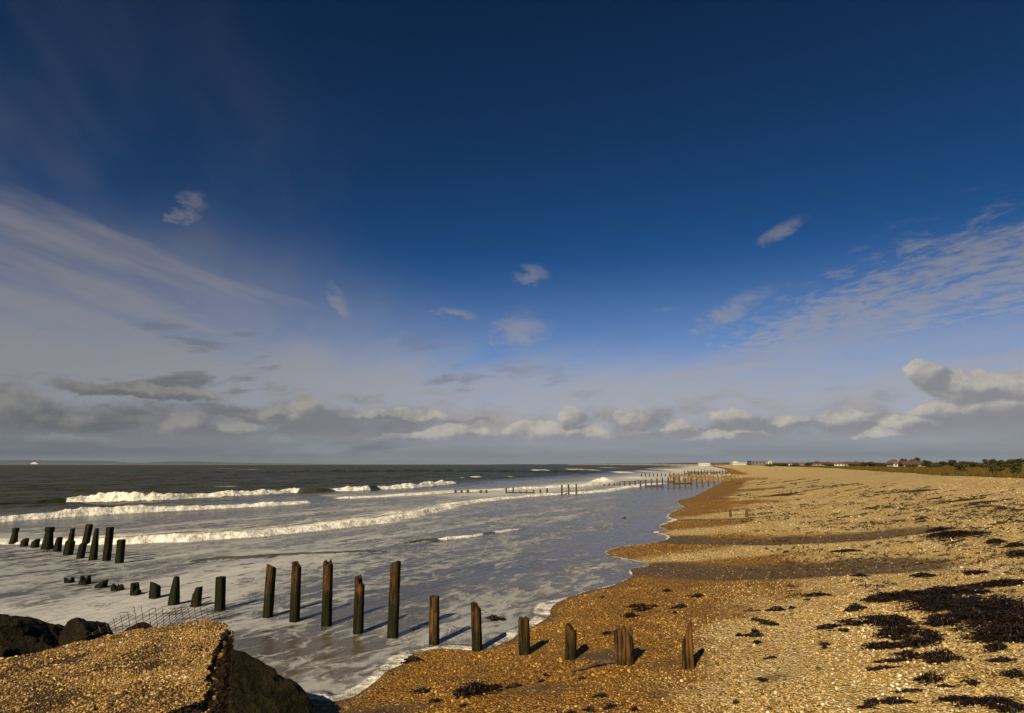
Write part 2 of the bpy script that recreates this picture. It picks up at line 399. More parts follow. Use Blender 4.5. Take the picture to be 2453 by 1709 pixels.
def m_water():
    m, g, b = mat_new("sea_water"); P = wpos(g); nt = g.nt
    foam = g.attr('foam'); sheet = g.attr('sheet'); shallow = g.attr('shallow'); rough_sea = g.attr('open')
    px, py, pz = g.sep(P)
    # axes along and across the wave crests
    al = px * .46 + py * .89; ac = px * .89 - py * .46
    Q = g.xyz(al * .55, ac, pz * .3)
    wq = g.ncol(Q, .9, 3, .55); Qw = g.vm('ADD', Q, g.vm('MULTIPLY', g.vm('SUBTRACT', wq, (.5, .5, .5)), (1.6, 1.6, 0)))
    ve = g.vor(Qw, 1.25, 'DISTANCE_TO_EDGE'); e1 = S(g, ve.outputs['Distance'])
    ve2 = g.vor(Qw, 3.3, 'DISTANCE_TO_EDGE'); e2 = S(g, ve2.outputs['Distance'])
    fb = g.noise(Qw, 1.1, 7, .62); ff = g.noise(P, 7.0, 5, .65)
    lace = (1.0 - g.step(e1, 0.0, .24)) * .20 + (1.0 - g.step(e2, 0.0, .20)) * .16 + fb * .80 + ff * .16
    fs = g.noise(g.xyz(al * 1.2, ac * 3.2, 3.), 1.6, 6, .68)
    thr = 1.20 - foam * 1.12
    fm = g.step(lace + (fs - .5) * .85, thr - .14, thr + .20) * g.step(fs, .22, .62, .55, 1.0)
    sh = g.step(sheet + (ff - .5) * .7 + (fs - .5) * .7, .30, .74)
    fm = g.m('MAXIMUM', fm * .88, sh)
    # thin foam is greyer, churned crests are mottled cream
    mot = g.noise(P, 3.2, 6, .7)
    thick = g.mix(g.step(mot, .36, .62), (.42, .40, .365), (.82, .81, .75))
    fc = g.mix(g.step(sheet, .2, .7), g.mix(g.step(foam, .50, .85), (.285, .292, .315), (.48, .48, .485)), thick)
    wc = g.mix(rough_sea, (.048, .048, .042), (.023, .024, .008))
    wc = g.mix(shallow, wc, (.085, .066, .043))
    film = g.noise(Qw, .55, 5, .6)
    wc = g.mix(g.step(film, .38, .68) * (1.0 - rough_sea) * .50, wc, (.098, .100, .108))
    col = g.mix(fm, wc, fc)
    nt.links.new(col.o, b.inputs['Base Color'])
    rg = g.mix(fm, g.mix(rough_sea, (.16, .16, .16), (.30, .30, .30)), (.85, .85, .85)); nt.links.new(rg.o, b.inputs['Roughness'])
    ior = g.step(rough_sea, 0., 1., 1.33, 1.16); nt.links.new(ior.o, b.inputs['IOR'])
    sp = g.step(rough_sea, 0., 1., .46, .10); nt.links.new(sp.o, b.inputs['Specular IOR Level'])
    rip = g.noise(g.xyz(al * .45, ac * 1.3, 0), 2.2, 6, .62)
    # steep little facets of the wind sea: tilt the normal itself so that it still works far out
    fc1 = g.vm('SUBTRACT', g.ncol(g.xyz(al * .5, ac, 0.), 1.6, 4, .6), (.5, .5, .5))
    fc2 = g.vm('SUBTRACT', g.ncol(g.xyz(al * .5, ac, 5.), .22, 3, .6), (.5, .5, .5))
    tx, ty, _z = g.sep(g.vm('ADD', fc1, fc2)); k = rough_sea * 2.4 + .12
    nn = g.vm('NORMALIZE', g.vm('ADD', S(g, g.node('ShaderNodeNewGeometry').outputs['Normal']), g.xyz(tx * k, ty * k, 0.0)))
    n1 = g.bump(rip, .35, .14, nn)
    n2 = g.bump(fm * (.12 + ff * .15 + sheet * (.25 + ff * .6 + mot * .8)), .9, .16, n1)
    nt.links.new(n2.o, b.inputs['Normal'])
    return m
def m_wood(name, lit, dark, algae, top_h):
    m, g, b = mat_new(name); P = opos(g); nt = g.nt; x, y, z = g.sep(P)
    rnd = S(g, g.node('ShaderNodeObjectInfo').outputs['Random'])
    Q = g.xyz(x * 26.0 + rnd * 40, y * 26.0, z * 1.6)
    gr = g.noise(Q, 1.0, 6, .62, .4); bl = g.noise(g.xyz(x * 3 + rnd * 9, y * 3, z * 2.0), 1.6, 5, .6)
    col = g.mix(g.step(gr, .3, .72), dark, lit)
    col = g.mix(g.step(bl, .52, .75) * .5, col, (.17, .075, .018))
    a = g.step(z + (bl - .5) * .9 + (gr - .5) * .3, top_h + .25, top_h - .25)
    ac = g.mix(g.noise(P, 12.0, 5, .6), (.004, .005, .002), (.016, .016, .005))
    col = g.mix(a * algae, col, ac)
    nt.links.new(col.o, b.inputs['Base Color']); b.inputs['Roughness'].default_value = .8; b.inputs['Specular IOR Level'].default_value = .12
    crack = g.step(gr, .36, .46)
    nb = g.bump(crack * .6 + gr * .7 + g.noise(P, 22.0, 4, .6) * .3, 1.0, .035); nt.links.new(nb.o, b.inputs['Normal'])
    return m
def m_rock():
    m, g, b = mat_new("weedy_boulder"); P = wpos(g); nt = g.nt
    n = g.noise(P, 1.6, 7, .65); f = g.noise(P, 14.0, 6, .65)
    col = g.mix(g.step(n, .35, .68), (.006, .005, .0025), (.034, .025, .010))
    col = g.mix(g.step(f, .55, .8) * .5, col, (.060, .045, .020))
    nz = g.sep(S(g, g.node('ShaderNodeNewGeometry').outputs['Normal']))[2]
    col = g.mix(g.step(g.noise(P, 2.6, 5, .6), .50, .62) * .8, col, (.012, .013, .006))
    nt.links.new(col.o, b.inputs['Base Color']); b.inputs['Roughness'].default_value = .8; b.inputs['Specular IOR Level'].default_value = .10
    nb = g.bump(n + f * .8 + g.noise(P, 5.0, 6, .7) * .8, 1.0, .16); nt.links.new(nb.o, b.inputs['Normal'])
    return m
def m_simple(name, c1, c2, scale=3.0, rough=.8, bump=.4, bd=.02, spec=.3):
    m, g, b = mat_new(name); P = wpos(g); n = g.noise(P, scale, 6, .62)
    col = g.mix(g.step(n, .3, .7), c1, c2); g.nt.links.new(col.o, b.inputs['Base Color'])
    b.inputs['Roughness'].default_value = rough; b.inputs['Specular IOR Level'].default_value = spec
    nb = g.bump(g.noise(P, scale * 4, 5, .6), bump, bd); g.nt.links.new(nb.o, b.inputs['Normal'])
    return m
def m_leaf(name, c1, c2):
    m, g, b = mat_new(name); P = wpos(g); n = g.noise(P, .9, 3, .6); f = g.noise(P, 6., 3, .6)
    col = g.mix((n * .6 + f * .4 - .1).sat(), c1, c2); g.nt.links.new(col.o, b.inputs['Base Color'])
    b.inputs['Roughness'].default_value = .7; b.inputs['Specular IOR Level'].default_value = .15
    return m
M = dict(beach=m_beach(), pebble=m_pebble(), water=m_water(), rock=m_rock(),
         post=m_wood("wet_post_timber", (.066, .036, .012), (.014, .008, .0035), .96, .74),
         post_low=m_wood("beach_post_timber", (.075, .043, .013), (.016, .010, .004), .85, .30),
         post_dark=m_wood("algae_post_timber", (.018, .016, .007), (.006, .006, .003), .95, 1.3),
         post_dry=m_wood("split_post_timber", (.115, .060, .019), (.015, .008, .0035), .25, .15),
         far_wood=m_simple("far_groyne_timber", (.028, .020, .013), (.075, .05, .03), 4.0),
         weed_wood=m_simple("weeded_groyne_boards", (.11, .068, .020), (.25, .165, .055), 2.2),
         weed=m_simple("dried_seaweed", (.004, .002, .001), (.020, .010, .004), 22.0, .45, .6, .01, .25),
         weed_far=m_simple("strandline_seaweed", (.022, .013, .008), (.065, .04, .023), 9.0, .8),
         concrete=m_simple("pebbly_concrete", (.025, .016, .007), (.075, .045, .018), 16.0, .9, .9, .04),
         wire=m_simple("rusted_wire", (.05, .032, .02), (.11, .07, .045), 30., .6),
         hill=m_simple("far_hill", (.005, .011, .020), (.010, .018, .028), .004, .9, 0.0),  # blue of the distant haze is put into the hill colour
         farland=m_simple("far_coast_land", (.022, .026, .022), (.045, .046, .034), .02, .9, 0.0),
         white=m_simple("white_render", (.42, .40, .35), (.50, .48, .42), .6, .8, .1),
         cream=m_simple("cream_render", (.17, .13, .09), (.23, .18, .12), .6, .8, .1),
         greyw=m_simple("grey_cladding", (.10, .10, .10), (.14, .135, .13), .6, .7, .1),
         tile=m_simple("red_roof_tile", (.055, .032, .024), (.085, .048, .034), 1.5, .85, .2),
         brownroof=m_simple("brown_roof_tile", (.10, .06, .04), (.16, .09, .06), 1.5, .85, .2),
         glass=m_simple("dark_window", (.02, .025, .03), (.03, .035, .04), 1., .2, 0.),
         trunk=m_simple("tree_bark", (.035, .026, .018), (.08, .06, .04), 5.0),
         leaf=m_leaf("dark_leaves", (.010, .016, .005), (.045, .050, .014)),
         leaf2=m_leaf("olive_leaves", (.022, .026, .007), (.075, .068, .017)),
         grass=m_leaf("marram_grass", (.040, .030, .005), (.115, .070, .010)),
         )
def m_field():
    m, g, b = mat_new("grass_field"); P = wpos(g)
    n = g.noise(P, .05, 6, .65); f = g.noise(P, 1.3, 5, .65)
    col = g.mix(g.step(n, .35, .66), (.050, .040, .006), (.150, .095, .012)); col = g.mix(g.step(f, .4, .75) * .5, col, (.045, .05, .01))
    g.nt.links.new(col.o, b.inputs['Base Color']); b.inputs['Roughness'].default_value = .9; b.inputs['Specular IOR Level'].default_value = .1
    nb = g.bump(f, .9, .25); g.nt.links.new(nb.o, b.inputs['Normal']); return m
M['field'] = m_field()

# ------------------------------------------------------------------ ground sheet
def zones(x, y, s):
    nz = fbm(x * .35 + 3, y * .35, 4)
    wet = 1 - sstep(2.2, 7.0, s + nz * 3.0)
    sand = np.zeros_like(x)
    for k, (P, w, dp) in enumerate(TROUGHS):
        d, t, _ = poly_dist(P, x, y, True); L = np.linalg.norm(np.diff(P, axis=0), axis=1).sum()
        c = np.exp(-(d / (w * 1.25)) ** 2)
        ww = np.exp(-(d / (w * 1.7)) ** 2) * (1 - .55 * sstep(L * .6, L * 1.0, t)); wet = np.maximum(wet, ww)
        if k < 3: sand = np.maximum(sand, c * (1.0 if k < 2 else .75))
    for (cx, cy, rx, ry, st) in DAMP:
        sand = np.maximum(sand, st * np.exp(-(((x - cx) / rx) ** 2 + ((y - cy) / ry) ** 2)))
    sand = np.maximum(sand, .55 * (1 - sstep(.05, .5, s + nz * .5)))       # soaked rim beside the water
    for (cx, cy, rx, ry) in HORNS:                                        # dry shingle horns between the bays
        wet = wet * (1 - .9 * np.exp(-(((x - cx) / rx) ** 2 + ((y - cy) / ry) ** 2)))
    return wet, sand
DAMP = [(*cast(px, py), rx, ry, st) for (px, py, rx, ry, st) in [(1450, 1568, 1.1, .5, .75), (1600, 1590, .8, .5, .5), (1850, 1622, .8, .45, .55), (1300, 1650, 1.2, .5, .55), (900, 1700, 1.4, .5, .6), (1600, 1665, .9, .35, .45), (1120, 1625, .9, .3, .5)]]
HORNS = [(*cast(px, py), rx, ry) for (px, py, rx, ry) in [(1750, 1325, 5.5, 1.1), (1800, 1262, 7, 2.2), (1850, 1225, 8, 2.5)]]
def build_beach():
    na = 620
    ang = np.radians(np.linspace(-66, 66, na))
    rad = np.concatenate([np.geomspace(2.2, 60, 430), np.geomspace(60.5, 300, 120), np.geomspace(303, 9000, 60)])
    rr, aa = np.meshgrid(rad, ang, indexing='ij'); x = (rr * np.sin(aa)).ravel(); y = (rr * np.cos(aa)).ravel()
    s = shore_s(x, y); z = ground_z(x, y, s); wet, sand = zones(x, y, s)
    return link("beach", np_mesh("beach", np.stack([x, y, z], 1), fan_quads(len(rad), na), dict(wet=wet, sand=sand)), M['beach'])
beach = setp(build_beach(), kind='structure', label="golden shingle and sand beach with scalloped water edge")

# ------------------------------------------------------------------ sea
def wline(pts): return smooth_poly([at(*p) for p in pts], 1)
WAVES = [  # front-foot line (px), height, back length, foam width, broken spans by px, trailing foam
    dict(p=[(-300, 1296), (-150, 1300), (0, 1304), (150, 1306), (300, 1306), (550, 1292), (737, 1275), (868, 1260), (956, 1250), (1005, 1236), (1081, 1220), (1115, 1209), (1188, 1198), (1279, 1190), (1340, 1185), (1400, 1183), (1465, 1177), (1520, 1167), (1605, 1158)],
         h=[.22, .22, .22, .24, .36, .46, .46, .46, .46, .42, .38, .34, .32, .32, .32, .32, .34, .3, .2], back=2.2, fw=1.15, br=[1] * 19, trail=.78, tl=11),
    dict(p=[(-300, 1268), (-150, 1260), (0, 1252), (122, 1242), (274, 1232), (381, 1226), (550, 1218), (700, 1210), (765, 1202)], h=[.55, .55, .6, .6, .6, .55, .5, .45, .25], back=2.4, fw=1.5, br=[1] * 9, trail=.66, tl=8),
    dict(p=[(765, 1197), (870, 1194), (1000, 1187), (1130, 1178), (1279, 1171), (1410, 1165), (1440, 1161)], h=[.2, .28, .3, .32, .36, .5, .6], back=2.5, fw=1.3, br=[1] * 7, trail=.8, tl=14),
    dict(p=[(-80, 1212), (60, 1206), (146, 1204), (177, 1203), (366, 1200), (518, 1191), (695, 1181), (722, 1181), (760, 1180), (800, 1178), (815, 1177), (889, 1175), (905, 1174), (925, 1173), (999, 1169), (1081, 1160), (1105, 1158)],
         h=[.03, .2, .7, 1.0, 1.0, .85, .8, .75, .75, .75, .8, .8, .85, .9, .95, .9, .2], back=3.0, fw=1.6, br=[0, 0, .1, 1, 1, 1, 1, .1, .05, .2, 1, 1, .0, .9, 1, 1, .4], trail=.35, tl=4),
    dict(p=[(890, 1309), (960, 1303), (1030, 1298), (1110, 1290), (1180, 1279), (1230, 1271), (1295, 1264)], h=[.06, .13, .14, .14, .14, .12, .04], back=1.0, fw=.45, br=[.3, .8, .35, .85, .4, .85, .5], trail=.1, tl=1),
    dict(p=[(330, 1351), (480, 1346), (600, 1338), (700, 1331), (800, 1326), (900, 1322), (1010, 1325)], h=[.05, .13, .12, .14, .13, .12, .03], back=.9, fw=.3, br=[0, .15, .4, .1, .4, .1, .3], trail=.15, tl=1),
    dict(p=[(1290, 1362), (1360, 1361), (1440, 1360), (1500, 1359), (1545, 1357)], h=[.02, .03, .03, .03, .01], back=.4, fw=.16, br=[.6, 1, 1, 1, 1], trail=0, tl=1),
    dict(p=[(300, 1136), (500, 1134), (700, 1132), (900, 1131), (1100, 1131), (1300, 1132), (1500, 1134)], h=[.2, .6, 1.1, 1.3, 1.3, 1.1, .4], back=9, fw=2.0, br=[0] * 7, trail=0, tl=1, front=5.0),
]
CAPS = [(1285, 1127, 16, 1), (1306, 1127, 9, 1), (1365, 1125, 7, 1), (1385, 1125, 8, 1), (1420, 1127, 10, 1), (1456, 1121, 8, .9), (1140, 1144, 18, .9), (1108, 1146, 10, .6), (1222, 1143, 14, .6), (1490, 1133, 32, 1), (1545, 1130, 18, 1), (1585, 1125, 28, 1), (1610, 1127, 18, .9),
        (1520, 1146, 34, 1), (1600, 1122, 16, .8), (1640, 1119, 26, .8), (600, 1126, 14, .6), (530, 1124, 9, .6), (545, 1167, 44, .62), (310, 1123, 6, .5), (190, 1122, 6, .5), (350, 1148, 9, .5), (640, 1149, 12, .5), (900, 1124, 7, .5), (1010, 1133, 9, .5), (700, 1127, 10, .5), (130, 1160, 26, .4), (60, 1180, 30, .4), (420, 1158, 30, .4), (1660, 1128, 26, .9), (1680, 1121, 20, .8)]
def build_sea():
    na = 900
    ang = np.radians(np.concatenate([np.linspace(-64, -42, 70, endpoint=False), np.linspace(-42, 30, 760), np.linspace(30.6, 64, 70)]))
    rad = np.concatenate([np.geomspace(6.5, 20, 170), np.geomspace(20.05, 130, 640), np.geomspace(130.8, 700, 190), np.geomspace(710, 15000, 60)])
    rr, aa = np.meshgrid(rad, ang, indexing='ij'); x = (rr * np.sin(aa)).ravel(); y = (rr * np.cos(aa)).ravel()
    s = shore_s(x, y); off = -s; d = np.hypot(x, y)
    al = x * .46 + y * .89; ac = x * .89 - y * .46
    op = sstep(30, 58, off)
    z = np.zeros_like(x)
    chop = .55 * fbm(al * .07, ac * .22, 4, .55) + .45 * fbm(al * .25 + 7, ac * .6, 3, .55)
    fade = 1 - sstep(500, 1400, d)
    z += chop * (sstep(.3, 6, off) * .06 + op * .20) * (.25 + .75 * fade)
    swell = np.sin(ac * .42 + 1.6 * fbm(al * .02, ac * .02, 2) * 3) ; z += op * .10 * swell * fade * fbm(al * .02 + 3, ac * .05, 2)
    # background foam: wide wash inside the breakers, clean outside
    zone = fbm(al * .05, ac * .12, 4)
    foam = .53 + .20 * zone
    foam = foam + .42 * fbm(al * .05 + 11, ac * .34, 5, .6) + .14 * fbm(al * .3 + 5, ac * 1.1, 3)
    foam = foam * (1 - sstep(26, 44, off + zone * 8))
    right = sstep(-4, 5, x - .20 * (y - 20))                 # calmer pool beside the beach
    foam = foam - .20 * right * (1 - sstep(14, 26, off))
    left = sstep(2, -9, x) * sstep(26, 16, y); foam = foam + .12 * left
    sheet = np.zeros_like(x)
    for w in WAVES:
        P = wline(w['p']); m = (x > P[:, 0].min() - 25) & (x < P[:, 0].max() + 25) & (y > P[:, 1].min() - 30) & (y < P[:, 1].max() + 45)
        X, Y = x[m], y[m]; jx = X + .5 * fbm(X * .5, Y * .5, 2); jy = Y + .5 * fbm(X * .5 + 9, Y * .5, 2)
        if w['h'][1] < .3 and len(w['p']) < 8: jx, jy = X + .25 * fbm(X * .8, Y * .8, 2), Y + .3 * fbm(X * .8 + 4, Y * .8, 2)
        dist, t, side = poly_dist(P, jx, jy, True); u = dist * side          # left of a left-to-right line is seaward
        seg = np.concatenate([[0], np.cumsum(np.linalg.norm(np.diff(P, axis=0), axis=1))])
        raw = np.array([at(*p) for p in w['p']]); _, tk, _ = poly_dist(P, raw[:, 0], raw[:, 1], True); tk = np.maximum.accumulate(tk + np.arange(len(tk)) * 1e-6)
        H = np.interp(t, tk, w['h']); B = np.interp(t, tk, w['br'])
        endf = sstep(0, 3.0, t) * sstep(0, 3.0, seg[-1] - t); endf = np.where((dist > 0), endf, 1) if w['h'][0] < .1 else np.maximum(endf, .15)
        cr = np.clip(.78 + .95 * fbm(t * .20, np.zeros_like(t) + 2.2, 3) + .30 * fbm(t * 1.6, np.zeros_like(t) + 5.2, 3), .2, 1.4)
        Hh = H * cr * .80; fr = w.get('front', 0) or np.maximum(.95 * H, .15)
        prof = np.where(u < fr, sstep(0, 1, u / fr), np.exp(-np.maximum(u - fr, 0) / w['back']))
        z[m] = np.where(u > 0, np.maximum(z[m], Hh * prof * endf + z[m] * .4), z[m] - (Hh * .12 * np.exp(u / 1.2)) * endf * (H > .3))
        lump = fbm(X * 1.3, Y * 1.3, 3)
        fwid = w['fw'] * (.72 + .7 * fbm(t * .25 + 5, t * 0 + 1.1, 3) + .55 * lump)
        band = sstep(-.15, .12, u) * (1 - sstep(fwid * .55, fwid * 1.7, u)) * endf
        bb = sstep(.35, .65, B + .45 * fbm(t * .3 + 3, t * 0 + 7, 3))
        if max(w['br']) > 0:
            sheet[m] = np.maximum(sheet[m], band * bb)
            z[m] += band * bb * Hh * (.20 * lump + .26 * fbm(X * 4.5, Y * 4.5, 3))
            pat = fbm(al[m] * .055 + 3, ac[m] * .24, 5, .6) + .45 * np.exp(-np.maximum(u, 0) / 1.5) - .10
            sheet[m] = np.maximum(sheet[m], .95 * bb * endf * (u > 0) * np.exp(-np.maximum(u, 0) / (w['tl'] * 1.0 + .1)) * sstep(-.08, .22, pat) * (w['tl'] > 3))
            tr = w['trail'] * np.exp(-np.maximum(u, 0) / w['tl']) * (u > -.2) * endf * (bb * .8 + .2)
            foam[m] = np.maximum(foam[m], tr + .12 * zone[m])
        else:
            foam[m] = foam[m]
        face = sstep(-.1, .2, u) * (1 - sstep(fr * .9, fr * 1.6, u)) * (1 - bb) * endf
        foam[m] = foam[m] * (1 - .9 * face * (H > .1)); 
    # white surf zone further along the bay
    far = sstep(90, 160, y) * (1 - sstep(16, 60, off)) ; foam = np.maximum(foam, .86 * far + .15 * zone * far)
    mid = np.exp(-((off - 22) / 11) ** 2) * sstep(55, 75, y); foam = np.maximum(foam, .78 * mid)
    for (px, py, hw, st) in CAPS:
        c = at(px, py); dd = math.hypot(*c); rx = hw / F_PX * dd; ry = max(rx * .5, dd * dd / CAM_H / F_PX * 1.5)
        m = (abs(x - c[0]) < rx * 3) & (abs(y - c[1]) < ry * 3)
        q = ((x[m] - c[0]) / rx) ** 2 + ((y[m] - c[1]) / ry) ** 2
        sheet[m] = np.maximum(sheet[m], st * np.exp(-q)); z[m] += .25 * st * np.exp(-q) * min(1, dd / 150)
    # splash where the second breaker hits the groyne
    c = at(1445, 1160); q = ((x - c[0]) / 3.0) ** 2 + ((y - c[1]) / 5) ** 2; sheet = np.maximum(sheet, np.exp(-q)); z += 1.0 * np.exp(-q * 1.6) * (1 + .6 * fbm(x * 1.5, y * 1.5, 3))
    # scattered small whitecaps far out
    wc = fbm(al * .06 + 40, ac * .25, 3); sheet = np.maximum(sheet, op * sstep(.50, .62, wc) * .55 * sstep(90, 160, d))
    # the swash edge
    en = fbm(x * .6 + 8, y * .6, 3); ew = .05 + .22 * np.clip(en + .05, 0, 1)
    for (px, py, r, add) in [(1320, 1462, 1.3, .55), (1210, 1530, .9, .3), (960, 1580, .8, .35), (790, 1672, .8, .25), (1560, 1278, 1.5, .4), (1600, 1245, 3, .5), (660, 1500, 1.2, .5), (1120, 1550, .6, .2)]:
        c = at(px, py); ew = ew + add * np.exp(-((x - c[0]) ** 2 + (y - c[1]) ** 2) / r ** 2)
    edge = (1 - sstep(ew * .5, ew, off)); sheet = np.maximum(sheet, edge * np.clip(.62 + .6 * fbm(x * 1.7, y * 1.7, 3), .3, .95))
    z += edge * .012 * (off > -.3)
    # churned foam round the boulders
    for (px, py, r, st) in [(650, 1500, 1.2, .62), (700, 1600, 1.3, .55), (760, 1640, .9, .62), (330, 1470, 2.0, .6), (820, 1560, 1.2, .48)]:
        c = at(px, py); foam = np.maximum(foam, st * np.exp(-((x - c[0]) ** 2 + (y - c[1]) ** 2) / r ** 2 * .7))
    shallow = 1 - sstep(.3, 4.5, off + zone * 2)
    z = z * sstep(-.2, .5, off) + np.where(off < 0, 0, 0)
    # drop the sheet under the land
    V = np.stack([x, y, np.where(off < -2, -.05, z)], 1)
    nr = len(rad); Q = fan_quads(nr, len(ang)); keep = (off[Q] > -1.5).any(1); Q = Q[keep]
    used = np.unique(Q); remap = np.zeros(len(V), np.int32); remap[used] = np.arange(len(used)); Q = remap[Q]
    A = dict(foam=np.clip(foam, 0, 1)[used], sheet=np.clip(sheet, 0, 1)[used], shallow=shallow[used], open=op[used])
    return link("sea", np_mesh("sea", V[used], Q, A), M['water'])
sea = setp(build_sea(), kind='structure', label="choppy olive sea with foaming breakers rolling in")

# ------------------------------------------------------------------ far land, field
def build_field():
    na = 260
    ang = np.radians(np.linspace(8, 66, na)); rad = np.concatenate([np.geomspace(24, 200, 240), np.geomspace(204, 2600, 50)])
    rr, aa = np.meshgrid(rad, ang, indexing='ij'); x = (rr * np.sin(aa)).ravel(); y = (rr * np.cos(aa)).ravel()
    s = shore_s(x, y); z = ground_z(x, y, s)
    lim = 22.3 + 1.6 * fbm(x * .12, y * .12, 3); up = sstep(0, 4, s - lim)
    z = z + .02 + up * (.10 + .12 * np.maximum(fbm(x * .3, y * .3, 4), -.3))
    V = np.stack([x, y, z], 1); Q = fan_quads(len(rad), na); keep = (s > lim)[Q].all(1); Q = Q[keep]
    used = np.unique(Q); rm = np.zeros(len(V), np.int32); rm[used] = np.arange(len(used))
    return link("grass_field", np_mesh("grass_field", V[used], rm[Q]), M['field'])
field = setp(build_field(), kind='structure', label="rough yellow-green grassland behind the shingle crest")
def ridge(name, pts, dist, depth, mat, label):
    """a long low rise standing at a real distance; pts are (bearing px, height px) samples turned into metres"""
    n = 160; px = np.linspace(pts[0][0], pts[-1][0], n); hp = np.interp(px, [p[0] for p in pts], [p[1] for p in pts])
    X = (px - PW / 2) / F_PX * dist; H = hp / F_PX * dist * (1 + .10 * fbm(px * .02, px * 0, 3))
    rows = []
    for k, f in enumerate([0, .35, .7, 1.0, .8, .4, 0]):
        rows.append(np.stack([X, np.full(n, dist + depth * k / 6), np.maximum(H * f, 0) - (2.0 if f == 0 else 0)], 1))
    return setp(link(name, np_mesh(name, np.concatenate(rows), fan_quads(7, n)), mat), kind='structure', label=label)
ridge("hills", [(-700, 13), (-300, 13), (0, 10.5), (130, 8.5), (215, 8.5), (260, 4), (300, 3.5), (370, 6.5), (430, 6.5), (520, 4), (620, 2.5), (760, .8)], 12500, 1500, M['hill'], "blue far hills along the sea horizon")
ridge("far_coast", [(1130, .3), (1220, 1.2), (1400, 1.5), (1480, 2.6), (1560, 2.2), (1640, 4.2), (1760, 5.0), (1900, 5), (2100, 5), (2700, 5)], 3400, 500, M['farland'], "low hazy coast across the bay")

# ------------------------------------------------------------------ loose pebbles
def pebble_nodes():
    ng = bpy.data.node_groups.new("pebble_scatter", 'GeometryNodeTree')
    ng.interface.new_socket("Geometry", in_out='INPUT', socket_type='NodeSocketGeometry'); ng.interface.new_socket("Geometry", in_out='OUTPUT', socket_type='NodeSocketGeometry')
    N = ng.nodes; L = ng.links
    gi = N.new('NodeGroupInput'); go = N.new('NodeGroupOutput')
    ico = N.new('GeometryNodeMeshIcoSphere'); ico.inputs['Radius'].default_value = 1.0; ico.inputs['Subdivisions'].default_value = 2
    sm = N.new('GeometryNodeSetShadeSmooth'); mt = N.new('GeometryNodeSetMaterial'); mt.inputs['Material'].default_value = M['pebble']
    ip = N.new('GeometryNodeInstanceOnPoints')
    a1 = N.new('GeometryNodeInputNamedAttribute'); a1.data_type = 'FLOAT_VECTOR'; a1.inputs['Name'].default_value = 'scl'
    a2 = N.new('GeometryNodeInputNamedAttribute'); a2.data_type = 'FLOAT_VECTOR'; a2.inputs['Name'].default_value = 'rot'
    er = N.new('FunctionNodeEulerToRotation')
    L.new(ico.outputs['Mesh'], sm.inputs['Geometry']); L.new(sm.outputs[0], mt.inputs['Geometry']); L.new(mt.outputs[0], ip.inputs['Instance'])
    L.new(gi.outputs[0], ip.inputs['Points']); L.new(a1.outputs[0], ip.inputs['Scale']); L.new(a2.outputs[0], er.inputs[0]); L.new(er.outputs[0], ip.inputs['Rotation'])
    L.new(ip.outputs[0], go.inputs[0]); return ng
PEB_NG = pebble_nodes()
def pebbles(name, pts, size, tone, damp, parent=None):
    n = len(pts); rs = np.random.RandomState(len(pts))
    scl = size[:, None] * np.stack([rs.uniform(.8, 1.35, n), rs.uniform(.7, 1.1, n), rs.uniform(.42, .8, n)], 1)
    rot = np.stack([rs.normal(0, .35, n), rs.normal(0, .35, n), rs.uniform(0, 6.28, n)], 1)
    me = np_mesh(name, pts, np.zeros((0, 4)), dict(scl=scl, rot=rot, tone=tone, damp=damp)); me.materials.append(M['pebble'])
    o = link(name, me, None, parent); md = o.modifiers.new("scatter", 'NODES'); md.node_group = PEB_NG; o["kind"] = "stuff"; return o
def beach_pebbles():
    rs = np.random.RandomState(5); n = 640000
    r = 5.2 * (60 / 5.2) ** rs.uniform(0, 1, n); a = np.radians(rs.uniform(-26, 48, n)); x = r * np.sin(a); y = r * np.cos(a)
    dens = 1500 * np.minimum(1, (9 / r) ** 1.9); have = n / (math.log(60 / 5.2) * R(74)) / r ** 2
    s = shore_s(x, y); wet, sand = zones(x, y, s); cl = .5 + .9 * fbm(x * .8, y * .8, 3)
    p = np.clip(dens / have, 0, 1) * np.clip(cl, .15, 1) * (1 - .955 * sstep(.22, .5, sand)) * (s > .06)
    k = rs.uniform(0, 1, n) < p; x, y, s, wet, sand, r = x[k], y[k], s[k], wet[k], sand[k], r[k]; n = len(x)
    size = .0098 * np.exp(rs.normal(0, .42, n)) * (1 + .20 * np.clip(r / 12 - 1, 0, 2.5)) * (1 + .45 * fbm(x * .35 + 2, y * .35, 3)) * np.where(rs.uniform(0, 1, n) < .010, 1.9, 1.0); size = np.minimum(size, .034); z = ground_z(x, y, s) + size * .25
    tone = np.clip(rs.beta(.75, .95, n) + .22 * sstep(.4, .8, sand) + .16 * fbm(x * .5, y * .5, 3) + .08 * np.sin(s * 2.2 + 3 * fbm(x * .15, y * .15, 2)), 0, 1)
    return pebbles("pebbles", np.stack([x, y, z], 1), size, tone, np.clip(wet, 0, 1))
setp(beach_pebbles(), label="loose tan and white pebbles strewn over the beach")

